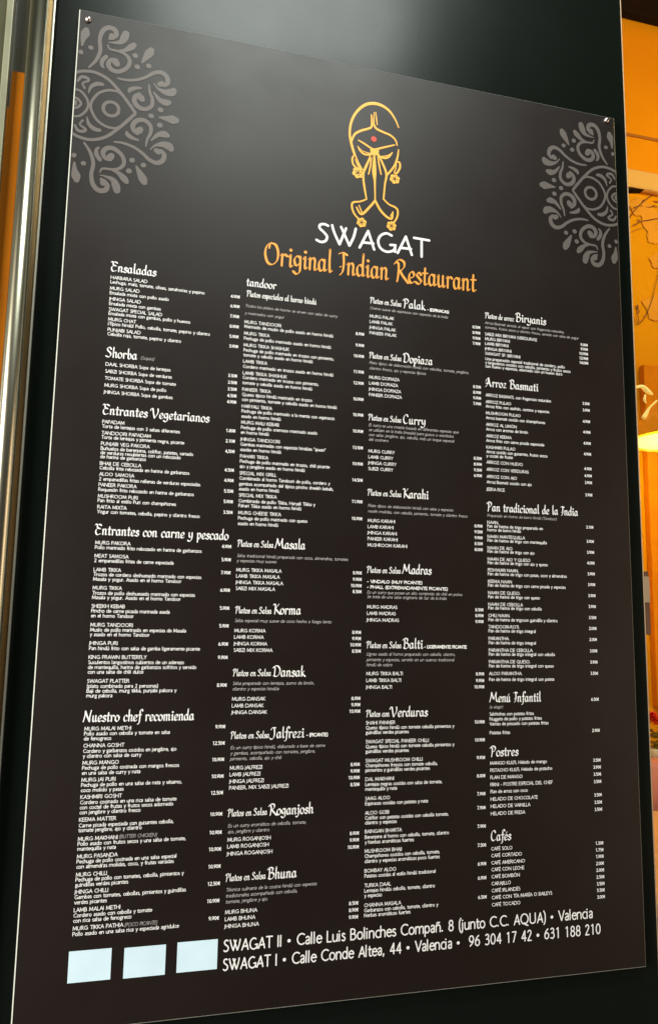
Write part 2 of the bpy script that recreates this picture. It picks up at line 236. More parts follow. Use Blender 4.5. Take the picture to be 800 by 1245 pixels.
# ---------------------------------------------------------------- what the board says: (section, kind, (left, right) in mm, lines (z, text, style), prices, headings)
XS_N = 0.80; XS_G = 0.80; XS_B = 0.90
MENU = [
('Ensaladas', 'salads', (73.8, 278.2), [(1100.6, 'HARBARA SALAD', 'n'), (1093.1, 'Lechuga, maíz, tomate, olivas, zanahorias y pepino', 'n'), (1082.8, 'MURG SALAD', 'n'), (1075.0, 'Ensalada mixta con pollo asado', 'n'), (1065.2, 'JHINGA SALAD', 'n'), (1057.4, 'Ensalada mixta con gambas', 'n'), (1048.2, 'SWAGAT SPECIAL SALAD', 'n'), (1041.1, 'Ensalada mixta con gambas, pollo y huevos', 'n'), (1031.7, 'MURG CHAT', 'n'), (1024.3, '¡Típico hindú! Pollo, cebolla, tomate, pepino y cilantro', 'n'), (1014.6, 'PUNJABI SALAD', 'n'), (1007.5, 'Cebolla roja, tomate, pepino y cilantro', 'n')], [(1093.3, '4.90€'), (1076.6, '6.90€'), (1059.3, '7.90€'), (1042.0, '8.90€'), (1024.9, '5.90€'), (1008.4, '3.90€')], [('H', 'Ensaladas', 74.5, 144.3, 1111.2, 15.5)]),
('Shorba', 'soups', (73.8, 278.2), [(958.5, 'DAAL SHORBA Sopa de lentejas', 'n'), (947.2, 'SABZI SHORBA Sopa de verduras', 'n'), (936.0, 'TOMATE SHORBA Sopa de tomate', 'n'), (924.8, 'MURG SHORBA Sopa de pollo', 'n'), (913.9, 'JHINGA SHORBA Sopa de gambas', 'n')], [(958.9, '3.50€'), (947.5, '3.50€'), (936.5, '3.50€'), (925.5, '4.50€'), (915.2, '4.90€')], [('H', 'Shorba', 74.2, 121.4, 970.1, 15.5), ('G', '(Sopas)', 123.3, 145.4, 971.4, 4.8)]),
('Entrantes Vegetarianos', 'vegetarian starters', (73.8, 278.2), [(866.7, 'PAPADAM', 'n'), (859.6, 'Torta de lentejas con 3 salsas diferentes', 'n'), (849.2, 'TANDOORI PAPADAM', 'n'), (842.4, 'Torta de lentejas y pimienta negra, picante', 'n'), (832.4, 'PUNJABI VEG PAKORA', 'n'), (825.0, 'Buñuelos de berenjena, coliflor, patatas, variado', 'n'), (818.3, 'de verduras recubiertas con un rebozado', 'n'), (811.9, 'de harina de garbanzos', 'n'), (801.6, 'BHAJI DE CEBOLLA', 'n'), (794.6, 'Cebolla frita rebozada en harina de garbanzos', 'n'), (785.0, 'ALOO SAMOSA', 'n'), (777.4, '2 empanadillas fritas rellenas de verduras especiadas', 'n'), (768.5, 'PANEER PAKORA', 'n'), (761.2, 'Requesón frito rebozado en harina de garbanzos', 'n'), (751.1, 'MUSHROOM PURI', 'n'), (744.2, 'Pan frito al estilo Puri con champiñones', 'n'), (734.4, 'RAITA MIXTA', 'n'), (727.2, 'Yogur con tomates, cebolla, pepino y cilantro fresco', 'n')], [(867.7, '1.80€'), (850.8, '2.10€'), (834.0, '4,50€'), (803.6, '4.50€'), (786.9, '4.90€'), (769.7, '5.50€'), (752.9, '5.90€'), (735.8, '3.50€')], [('H', 'Entrantes Vegetarianos', 74.6, 237.6, 878.6, 15.5)]),
('Entrantes con carne y pescado', 'meat and fish starters', (73.8, 278.2), [(680.1, 'MURG PAKORA', 'n'), (672.9, 'Pollo marinado frito rebozado en harina de garbanzos', 'n'), (660.2, 'MEAT SAMOSA', 'n'), (653.1, '2 empanadillas fritas de carne especiada', 'n'), (639.5, 'LAMB TIKKA', 'n'), (632.4, 'Trozos de cordero deshuesado marinado con especias', 'n'), (625.3, 'Masala y yogur. Asado en el horno Tandoor', 'n'), (612.5, 'MURG TIKKA', 'n'), (604.8, 'Trozos de pollo deshuesado marinado con especias', 'n'), (598.1, 'Masala y yogur. Asado en el horno Tandoor', 'n'), (585.3, 'SHEEKH KEBAB', 'n'), (578.3, 'Pincho de carne picada marinada asada', 'n'), (571.0, 'en el horno Tandoor', 'n'), (557.7, 'MURG TANDOORI', 'n'), (550.4, 'Muslo de pollo marinado en especias de Masala', 'n'), (543.5, 'y asado en el horno Tandoor', 'n'), (530.9, 'JHINGA PURI', 'n'), (523.3, 'Pan hindú frito con salsa de gamba ligeramente picante', 'n'), (510.5, 'KING PRAWN BUTTERFLY', 'n'), (503.0, 'Suculentos langostinos cubiertos de un aderezo', 'n'), (495.8, 'de mantequilla, harina de garbanzos sofritos y servido', 'n'), (489.0, 'con una salsa de chili dulce', 'n'), (475.9, 'SWAGAT PLATTER', 'n'), (468.5, '(plato combinado para 2 personas)', 'n'), (461.7, 'Baji de cebolla, murg tikka, punjabi pakora y', 'n'), (454.9, 'murg pakora', 'n')], [(681.7, '4.90€'), (661.0, '5.90€'), (640.7, '7.90€'), (613.5, '6.90€'), (585.8, '5.90€'), (558.6, '5.90€'), (530.9, '6.90€'), (510.6, '9.90€'), (468.9, '8.90€')], [('H', 'Entrantes con carne y pescado', 73.7, 274.4, 692.2, 15.5)]),
('Nuestro chef recomienda', 'chef recommendations', (73.8, 278.2), [(407.8, 'MURG MALAI METHI', 'n'), (400.8, 'Pollo asado con cebolla y tomate en salsa', 'n'), (393.8, 'de fenogreco', 'n'), (383.9, 'CHANNA GOSHT', 'n'), (376.3, 'Cordero y garbanzos cocidos en jengibre, ajo', 'n'), (369.3, 'y cilantro con salsa de curry', 'n'), (359.8, 'MURG MANGO', 'n'), (352.8, 'Pechuga de pollo cocinada con mangos frescos', 'n'), (345.6, 'en una salsa de curry y nata', 'n'), (336.1, 'MURG JAI PURI', 'n'), (328.9, 'Pechuga de pollo en una salsa de nata y sésamo,', 'n'), (321.7, 'coco molido y pasas', 'n'), (312.3, 'KASHMIRI GOSHT', 'n'), (304.8, 'Cordero cocinado en una rica salsa de tomate', 'n'), (297.9, 'con coctel de frutas y frutos secos adornado', 'n'), (291.1, 'con jengibre y cilantro fresco', 'n'), (281.1, 'KEEMA MATTER', 'n'), (273.1, 'Carne picada especiada con guisantes cebolla,', 'n'), (266.6, 'tomate jengibre, ajo y cilantro', 'n'), (254.8, 'MURG MAKHANI', 'n'), (248.1, 'Pollo asado con frutos secos y una salsa de tomate,', 'n'), (241.3, 'mantequilla y nata', 'n'), (230.9, 'MURG PASANDA', 'n'), (224.1, 'Pechuga de pollo cocinada en una salsa especial', 'n'), (217.1, 'con almendras molidas, coco, y frutas variadas', 'n'), (206.4, 'MURG CHILLI', 'n'), (199.7, 'Pechuga de pollo con tomates, cebolla, pimientos y', 'n'), (192.7, 'guindillas verdes picantes', 'n'), (183.3, 'JHINGA CHILLI', 'n'), (176.3, 'Gambas con tomates, cebollas, pimientos y guindillas', 'n'), (169.3, 'verdes picantes', 'n'), (159.1, 'LAMB MALAI METHI', 'n'), (151.9, 'Cordero asado con cebolla y tomate', 'n'), (144.9, 'con rica salsa de fenogreco', 'n'), (134.7, 'MURG TIKKA PATHIA', 'n'), (127.2, 'Pollo asado en una salsa rica y especiada agridulce', 'n')], [(407.2, '9.90€'), (382.9, '12.50€'), (359.0, '10.90€'), (334.6, '10.90€'), (310.7, '12.50€'), (280.1, '10.90€'), (253.9, '10.90€'), (230.1, '10.90€'), (205.8, '10.90€'), (181.6, '12.50€'), (157.6, '10.90€'), (133.4, '9.90€')], [('H', 'Nuestro chef recomienda', 71.8, 231.9, 417.7, 15.5), ('G', '(BUTTER CHICKEN)', 127.8, 182.2, 252.8, 4.8), ('G', '(POCO PICANTE)', 141.6, 188.1, 131.7, 4.8)]),
('tandoor', 'tandoor dishes', (287.4, 492.2), [(1080.1, 'Todos los platos de horno se sirven con salsa de curry', 'g'), (1067.4, 'y marinados con yogur', 'g'), (1052.4, 'MURG TANDOORI', 'n'), (1044.6, 'Marinado de muslo de pollo asado en horno hindú', 'n'), (1032.9, 'MURG TIKKA', 'n'), (1024.3, 'Pechuga de pollo marinado asado en horno hindú', 'n'), (1013.0, 'MURG TIKKA SHASHLIK', 'n'), (1004.4, 'Pechuga de pollo marinado en trozos con pimiento,', 'n'), (996.1, 'tomate y cebolla asado en horno hindú', 'n'), (985.4, 'LAMB TIKKA', 'n'), (976.6, 'Cordero marinado en trozos asado en horno hindú', 'n'), (965.7, 'LAMB TIKKA SHASHLIK', 'n'), (958.0, 'Cordero marinado en trozos con pimiento,', 'n'), (949.2, 'tomate y cebolla asado en horno hindú', 'n'), (938.1, 'PANEER TIKKA', 'n'), (929.6, 'Queso típico hindú marinado en trozos', 'n'), (921.2, 'con pimiento, tomate y cebolla asado en horno hindú', 'n'), (910.1, 'HARYALI TIKKA', 'n'), (902.0, 'Pechuga de pollo marinado a la menta con espinacas', 'n'), (893.3, 'asado en horno hindú', 'n'), (883.4, 'MURG MALI KEBAB', 'n'), (874.8, 'Pechuga de pollo cremoso marinado asado', 'n'), (866.7, 'en horno hindú', 'n'), (855.5, 'JHINGA TANDOORI', 'n'), (847.2, 'Gambas marinadas con especias hindúes "ajwan"', 'n'), (838.6, 'asadas en horno hindú', 'n'), (827.7, 'PAHARI TIKKA', 'n'), (819.5, 'Pechuga de pollo marinado en trozos, chili picante', 'n'), (811.2, 'ajo y jengibre asado en horno hindú', 'n'), (800.2, 'SPECIAL MIX GRILL', 'n'), (791.9, 'Combinado al horno Tandoori de pollo, cordero y', 'n'), (782.9, 'gambas acompañado del típico pincho sheekh kebab,', 'n'), (774.7, 'asado en horno hindú', 'n'), (764.6, 'SPECIAL MIX TIKKA', 'n'), (755.6, 'Combinado de pollo Tikka, Haryali Tikka y', 'n'), (747.7, 'Pahari Tikka asado en horno hindú', 'n'), (736.5, 'MURG CHEESE TIKKA', 'n'), (727.9, 'Pechuga de pollo marinado con queso', 'n'), (719.2, 'asado en horno hindú', 'n')], [(1053.6, '8.90€'), (1033.4, '9.90€'), (1014.2, '10.90€'), (986.5, '11.90€'), (966.9, '12.90€'), (938.9, '10.90€'), (911.7, '10.90€'), (883.6, '10.90€'), (855.5, '13.50€'), (828.1, '10.90€'), (800.6, '14.50€'), (764.5, '11.90€'), (736.2, '10.90€')], [('H', 'tandoor', 288.9, 339.7, 1114.7, 14.5), ('H', 'Platos especiales al horno hindú', 289.5, 408.2, 1096.4, 10)]),
('Masala', 'masala sauce dishes', (287.4, 492.2), [(668.3, 'Salsa tradicional hindú preparada con coco, almendras, tomates', 'g'), (660.4, 'y especias muy suaves', 'g'), (645.9, 'MURG TIKKA MASALA', 'n'), (636.3, 'LAMB TIKKA MASALA', 'n'), (626.5, 'JHINGA TIKKA MASALA', 'n'), (617.0, 'SABZI MIX MASALA', 'n')], [(647.0, '8.90€'), (636.5, '9.90€'), (626.2, '10.90€'), (616.6, '8.50€')], [('H', 'Platos en Salsa', 287.9, 345.6, 682.7, 10), ('H', 'Masala', 348.6, 398.0, 682.1, 15.5)]),
('Korma', 'korma sauce dishes', (287.4, 492.2), [(567.2, 'Salsa especial muy suave de coco hecho a fuego lento', 'g'), (551.8, 'MURG KORMA', 'n'), (541.9, 'LAMB KORMA', 'n'), (531.7, 'JHINGA KORMA', 'n'), (521.9, 'SABZI MIX KORMA', 'n')], [(551.1, '8.90€'), (541.3, '9.90€'), (531.3, '10.90€'), (521.3, '8.50€')], [('H', 'Platos en Salsa', 287.9, 345.4, 578.5, 10), ('H', 'Korma', 348.4, 393.2, 578.3, 15.5)]),
('Dansak', 'dansak sauce dishes', (287.4, 492.2), [(471.5, 'Salsa preparada con lentejas, zumo de limón,', 'g'), (463.1, 'cilantro y especias hindúa', 'g'), (448.1, 'MURG DANSAK', 'n'), (437.9, 'LAMB DANSAK', 'n'), (428.0, 'JHINGA DANSAK', 'n')], [(447.0, '8.90€'), (437.2, '9.90€'), (427.1, '10.90€')], [('H', 'Platos en Salsa', 287.3, 347.1, 482.6, 10), ('H', 'Dansak', 350.1, 402.2, 481.8, 15.5)]),
('Jalfrezi', 'jalfrezi sauce dishes', (287.4, 492.2), [(375.7, 'Es un curry típico hindú, elaborado a base de carne', 'g'), (367.5, 'y gambas, acompañado con tomates, jengibre,', 'g'), (359.4, 'pimiento, cebolla, ajo y chili', 'g'), (346.1, 'MURG JALFREZI', 'n'), (336.4, 'LAMB JALFREZI', 'n'), (326.4, 'JHINGA JALFREZI', 'n'), (317.0, 'PANEER, MIX SABZI JALFREZI', 'n')], [(345.3, '8.90€'), (335.4, '9.90€'), (325.3, '10.90€'), (314.9, '8.50€')], [('H', 'Platos en Salsa', 287.0, 347.0, 389.0, 10), ('H', 'Jalfrezi', 349.9, 402.6, 388.7, 15.5), ('B', '- (PICANTE)', 405.3, 439.9, 389.8, 4.6)]),
('Roganjosh', 'roganjosh sauce dishes', (287.4, 492.2), [(262.2, 'Es un curry aromático de cebolla, tomate,', 'g'), (253.9, 'ajo, jengibre y cilantro', 'g'), (242.4, 'MURG ROGANJOSH', 'n'), (232.7, 'LAMB ROGANJOSH', 'n'), (222.4, 'JHINGA ROGANJOSH', 'n')], [(241.7, '8.90€'), (231.8, '9.90€'), (221.3, '10.90€')], [('H', 'Platos en Salsa', 286.6, 346.7, 275.8, 10), ('H', 'Roganjosh', 349.7, 419.4, 274.9, 15.5)]),
('Bhuna', 'bhuna sauce dishes', (287.4, 492.2), [(171.5, 'Técnica culinaria de la cocina hindú con especias', 'g'), (163.1, 'tradicionales acompañada con cebolla,', 'g'), (154.9, 'tomate, jengibre y ajo', 'g'), (140.4, 'MURG BHUNA', 'n'), (130.7, 'LAMB BHUNA', 'n'), (120.7, 'JHINGA BHUNA', 'n')], [(138.9, '8.50€'), (129.0, '8.90€'), (118.8, '9.90€')], [('H', 'Platos en Salsa', 286.5, 347.1, 183.7, 10), ('H', 'Bhuna', 350.1, 395.2, 182.9, 15.5)]),
('Palak', 'palak sauce dishes', (502.0, 708.0), [(1102.5, 'Crema suave de espinacas con especias de la India', 'g'), (1088.1, 'MURG PALAK', 'n'), (1078.1, 'LAMB PALAK', 'n'), (1067.7, 'JHINGA PALAK', 'n'), (1058.0, 'PANEER PALAK', 'n')], [(1090.6, '8.50€'), (1080.2, '8.90€'), (1070.1, '9.90€'), (1060.3, '7.90€')], [('H', 'Platos en Salsa', 502.5, 559.7, 1111.5, 10), ('H', 'Palak', 562.9, 604.5, 1110.6, 15.5), ('B', '- (ESPINACAS)', 607.7, 648.5, 1110.1, 4.6)]),
('Dopiaza', 'dopiaza sauce dishes', (502.0, 708.0), [(1005.0, 'Plato típico de elaboración hindú con cebollas, tomate, jengibre,', 'g'), (995.4, 'cilantro fresco, ajo y especias típicas', 'g'), (979.5, 'MURG DOPIAZA', 'n'), (969.1, 'LAMB DOPIAZA', 'n'), (958.7, 'JHINGA DOPIAZA', 'n'), (948.9, 'PANEER DOPIAZA', 'n')], [(980.8, '8.50€'), (970.6, '8.90€'), (960.5, '9.90€'), (950.3, '7.90€')], [('H', 'Platos en Salsa', 501.9, 560.1, 1013.1, 10), ('H', 'Dopiaza', 563.2, 618.0, 1012.1, 15.5)]),
('Curry', 'curry sauce dishes', (502.0, 708.0), [(896.2, 'El curry es una mezcla basada en diferentes especias que', 'g'), (888.0, 'se utilizan en la India (masala) para guisos o estofados', 'g'), (879.6, 'con salsa: jengibre, ajo, cebolla, más un toque especial', 'g'), (871.4, 'del cocinero', 'g'), (851.6, 'MURG CURRY', 'n'), (841.5, 'LAMB CURRY', 'n'), (831.4, 'JHINGA CURRY', 'n'), (821.6, 'SUBZI CURRY', 'n')], [(852.4, '8.50€'), (842.1, '8.90€'), (831.9, '9.50€'), (822.0, '6.90€')], [('H', 'Platos en Salsa', 501.4, 560.4, 904.6, 10), ('H', 'Curry', 563.5, 605.2, 903.6, 15.5)]),
('Karahi', 'karahi sauce dishes', (502.0, 708.0), [(759.2, 'Plato típico de elaboración hindú con salsa y especias', 'g'), (749.9, 'recién molidas, con cebolla, pimiento, tomate y cilantro fresco', 'g'), (734.3, 'MURG KARAHI', 'n'), (724.1, 'LAMB KARAHI', 'n'), (714.0, 'JHINGA KARAHI', 'n'), (704.1, 'PANEER KARAHI', 'n'), (693.8, 'MUSHROOM KARAHI', 'n')], [(734.0, '8.90€'), (724.0, '9.50€'), (713.8, '9.90€'), (703.6, '8.50€'), (693.4, '8.00€')], [('H', 'Platos en Salsa', 501.2, 560.9, 776.5, 10), ('H', 'Karahi', 563.9, 610.3, 775.7, 15.5)]),
('Madras', 'madras sauce dishes', (502.0, 708.0), [(633.9, '- VINDALO (MUY PICANTE)', 'b'), (624.8, '- PHALL (EXTREMADAMENTE PICANTE)', 'b'), (616.2, 'Es un curry que posee un alto contenido de chili en polvo.', 'g'), (609.0, 'Se trata de una salsa originaria de Sur de la India', 'g'), (592.6, 'MURG MADRAS', 'n'), (582.2, 'LAMB MADRAS', 'n'), (571.5, 'JHINGA MADRAS', 'n')], [(591.3, '8.50€'), (581.6, '8.90€'), (571.6, '9.90€')], [('H', 'Platos en Salsa', 501.3, 560.4, 648.2, 10), ('H', 'Madras', 563.4, 615.2, 648.3, 15.5)]),
('Balti', 'balti sauce dishes', (502.0, 708.0), [(516.8, 'Lígreo asado al horno preparado con cebolla, cilantro,', 'g'), (507.9, 'pimiento y especias, servido en un cuenco tradicional', 'g'), (499.8, 'hindú de cobre', 'g'), (485.9, 'MURG TIKKA BALTI', 'n'), (475.2, 'LAMB TIKKA BALTI', 'n'), (464.5, 'JHINGA BALTI', 'n')], [(485.0, '8.90€'), (474.1, '9.90€'), (463.8, '10.90€')], [('H', 'Platos en Salsa', 501.9, 561.7, 526.6, 10), ('H', 'Balti', 564.7, 600.0, 526.2, 15.5), ('B', '- LIGERAMENTE PICANTE', 601.5, 677.3, 526.8, 4.6)]),
('Verduras', 'vegetable dishes', (502.0, 708.0), [(408.8, 'SHAHI PANNER', 'n'), (401.2, 'Queso típico hindú con tomate cebolla pimientos y', 'n'), (393.9, 'guindillas verdes picantes', 'n'), (379.7, 'SWAGAT SPECIAL PANEER CHILLI', 'n'), (372.1, 'Queso típico hindú con tomate cebolla pimientos y', 'n'), (364.8, 'guindillas verdes picantes', 'n'), (350.5, 'SWAGAT MUSHROOM CHILLI', 'n'), (343.0, 'Champiñones frescos con tomate cebolla,', 'n'), (335.8, 'pimientos y guindillas verdes picantes', 'n'), (322.1, 'DAL MAKHANI', 'n'), (314.3, 'Lentejas negras cocidas con salsa de tomate,', 'n'), (307.1, 'mantequilla y nata', 'n'), (293.0, 'SAAG ALOO', 'n'), (285.3, 'Espinacas cocidas con patatas y nata', 'n'), (271.2, 'ALOO GOBI', 'n'), (263.6, 'Coliflor con patatas cocidas con cebolla tomate,', 'n'), (256.5, 'cilantro y especias', 'n'), (243.3, 'BAINGAN BHARTA', 'n'), (234.9, 'Berenjena al horno con cebolla, tomate, cilantro', 'n'), (227.3, 'y hierbas aromáticas fuertes', 'n'), (214.2, 'MUSHROOM BHAJI', 'n'), (206.7, 'Champiñones cocidos con cebolla, tomate,', 'n'), (199.1, 'cilantro y especias aromáticas poco fuertes', 'n'), (184.9, 'BOMBAY ALOO', 'n'), (177.4, 'Patatas cocidas al estilo hindú tradicional', 'n'), (163.4, 'TURKA DAAL', 'n'), (155.7, 'Lentejas hindús cebolla, tomate, cilantro', 'n'), (148.5, 'y especias', 'n'), (134.4, 'CHANNA MASALA', 'n'), (127.0, 'Garbanzos con cebolla, tomate, cilantro y', 'n'), (119.8, 'hierbas aromáticas fuertes', 'n')], [(406.9, '10.90€'), (378.0, '10.90€'), (349.7, '9.90€'), (320.8, '8.00€'), (292.4, '7.90€'), (270.5, '7.90€'), (241.6, '7.90€'), (212.3, '7.50€'), (183.5, '6.90€'), (161.9, '6.90€'), (132.6, '6.50€')], [('H', 'Platos con', 502.4, 541.9, 418.2, 10), ('H', 'Verduras', 544.5, 608.2, 417.7, 15.5)]),
('Biryanis', 'biryani rice dishes', (717.3, 924.5), [(1101.3, 'Arroz Basmati servido al vapor con fragancias naturales,', 'g'), (1092.9, 'tomates, frutos secos y cilantro fresco, servido con salsa de yogur', 'g'), (1080.4, 'SABZI MIX BIRYANI (VERDURAS)', 'n'), (1071.5, 'MURG BIRYANI', 'n'), (1062.6, 'LAMB BIRYANI', 'n'), (1053.2, 'JHINGA BIRYANI', 'n'), (1044.3, 'SWAGAT SP. BIRYANI', 'n'), (1034.6, 'Una preparación especial tradicional de cordero, pollo', 'n'), (1027.5, 'y langostinos cocidos con cebolla, pimiento y frutos secos', 'n'), (1020.8, 'con huevo y especias, adornado con un huevo duro', 'n')], [(1081.5, '9.00€'), (1073.2, '9.90€'), (1064.3, '10.90€'), (1055.4, '12.90€'), (1046.8, '14.00€')], [('H', 'Platos de arroz', 717.9, 775.5, 1110.1, 10), ('H', 'Biryanis', 778.7, 840.6, 1110.8, 15.5)]),
('Arroz Basmati', 'basmati rice dishes', (717.3, 924.5), [(968.0, 'ARROZ BASMATI, con fragancias naturales', 'n'), (955.8, 'ARROZ PULAO', 'n'), (947.7, 'Arroz frito con azafrán, comino y especias', 'n'), (935.6, 'MUSHROOM PULAO', 'n'), (926.9, 'Arroz basmati cocido con champiñones', 'n'), (914.6, 'ARROZ AL LIMÓN', 'n'), (906.3, 'Arroz con aromas de limón', 'n'), (894.2, 'ARROZ KEEMA', 'n'), (886.0, 'Arroz frito con carne picada especiada', 'n'), (874.0, 'KASHMIRI PULAO', 'n'), (866.0, 'Arroz cocido con guisantes, frutos secos', 'n'), (858.6, 'y coctel de frutas', 'n'), (847.3, 'ARROZ CON HUEVO', 'n'), (834.6, 'ARROZ CON VERDURAS', 'n'), (821.9, 'ARROZ CON AJO', 'n'), (812.3, 'Arroz Basmati cocido con ajo', 'n'), (799.4, 'JEERA RICE', 'n')], [(969.6, '3.50€'), (957.3, '3.90€'), (936.0, '4.90€'), (916.1, '4.90€'), (895.3, '4.90€'), (875.4, '4.90€'), (848.3, '4.90€'), (835.4, '4.90€'), (822.9, '3.90€'), (800.4, '3.90€')], [('H', 'Arroz Basmati', 717.2, 822.0, 983.9, 15.5)]),
('Pan tradicional de la India', 'traditional Indian breads', (717.3, 924.5), [(753.4, 'Preparado en horno de barro hindú (Tandoor)', 'g'), (741.6, 'NAAN,', 'n'), (735.1, 'Pan de harina de trigo preparado en', 'n'), (728.6, 'horno de barro hindú', 'n'), (717.2, 'NAAN MANTEQUILLA', 'n'), (710.4, 'Pan de harina de trigo con mantequilla', 'n'), (697.6, 'NAAN DE AJO', 'n'), (691.4, 'Pan de harina de trigo con ajo', 'n'), (678.3, 'NAAN DE AJO Y QUESO', 'n'), (671.9, 'Pan de harina de trigo con ajo y queso', 'n'), (659.5, 'PESHWARI NAAN,', 'n'), (652.8, 'Pan de harina de trigo con pasas, coco y almendras', 'n'), (640.1, 'KEEMA NAAN', 'n'), (633.5, 'Pan de harina de trigo con carne picada y especias', 'n'), (620.8, 'NAAN DE QUESO.', 'n'), (613.9, 'Pan de harina de trigo con queso', 'n'), (601.3, 'NAAN DE CEBOLLA', 'n'), (595.0, 'Pan de harina de trigo con cebolla', 'n'), (582.4, 'CHILI NAAN.', 'n'), (575.3, 'Pan de harina de trigocon guindilla y cilantro', 'n'), (563.4, 'TANDOORI-ROTI.', 'n'), (556.5, 'Pan de harina de trigo integral', 'n'), (543.8, 'PARANTHA.', 'n'), (536.7, 'Pan de harina de trigo integral', 'n'), (524.3, 'PARANTHA DE CEBOLLA.', 'n'), (517.6, 'Pan de harina de trigo integral con cebolla', 'n'), (505.2, 'PARANTHA DE QUESO.', 'n'), (498.2, 'Pan de harina de trigo integral con queso', 'n'), (485.6, 'ALOO PARANTHA.', 'n'), (475.9, 'Pan de harina de trigo integral con patata', 'n')], [(742.0, '3.10€'), (716.4, '3.90€'), (696.9, '3.90€'), (677.9, '4.00€'), (658.6, '3.90€'), (639.6, '3.90€'), (620.2, '3.90€'), (601.1, '3.90€'), (581.8, '3.50€'), (562.9, '2.00€'), (543.7, '2.00€'), (524.1, '3.00€'), (504.8, '3.90€'), (485.6, '3.50€')], [('H', 'Pan tradicional de la India', 717.5, 895.2, 761.4, 15)]),
('Menú Infantil', 'children menu', (717.3, 924.5), [(430.7, '(a elegir)', 'g'), (419.4, 'Salchichas con patatas fritas', 'n'), (411.4, 'Nuggets de pollo y patatas fritas', 'n'), (403.4, 'Varitas de pescado con patatas fritas', 'n'), (389.2, 'Patatas fritas', 'n')], [(441.4, '6.50€'), (389.0, '2.90€')], [('H', 'Menú Infantil', 718.5, 814.2, 439.0, 15.5)]),
('Postres', 'desserts', (717.3, 924.5), [(340.3, 'MANGO KULFI, Helado de mango', 'n'), (328.9, 'PISTACHO KULFI, Helado de pistacho', 'n'), (317.5, 'FLAN DE MANGO', 'n'), (306.1, 'FIRNI - POSTRE ESPECIAL DEL CHEF', 'n'), (295.1, 'Flan de arroz con coco', 'n'), (283.2, 'HELADO DE CHOCOLATE', 'n'), (271.9, 'HELADO DE VAINILLA', 'n'), (260.4, 'HELADO DE FRESA', 'n')], [(339.4, '3.50€'), (327.8, '3.90€'), (316.2, '3.50€'), (304.1, '3.50€'), (282.2, '3.50€'), (270.2, '3.50€'), (258.5, '3.50€')], [('H', 'Postres', 718.2, 770.0, 351.3, 15.5)]),
('Cafés', 'coffees', (717.3, 924.5), [(205.4, 'CAFÉ SOLO', 'n'), (194.9, 'CAFÉ CORTADO', 'n'), (183.8, 'CAFÉ AMERICANO', 'n'), (173.3, 'CAFÉ CON LECHE', 'n'), (162.5, 'CAFÉ BOMBÓN', 'n'), (151.8, 'CARAJILLO', 'n'), (141.1, 'CAFÉ IRLANDÉS', 'n'), (130.5, 'CAFÉ CON TÍA MARÍA O BAILEYS', 'n'), (119.6, 'CAFÉ TOCADO', 'n')], [(203.7, '1.30€'), (192.7, '1.75€'), (182.3, '1.90€'), (171.1, '2.00€'), (160.4, '2.00€'), (149.5, '2.50€'), (138.7, '3.50€'), (128.4, '5.50€'), (117.8, '3.00€')], [('H', 'Cafés', 717.3, 754.1, 217.9, 15.5)]),
]
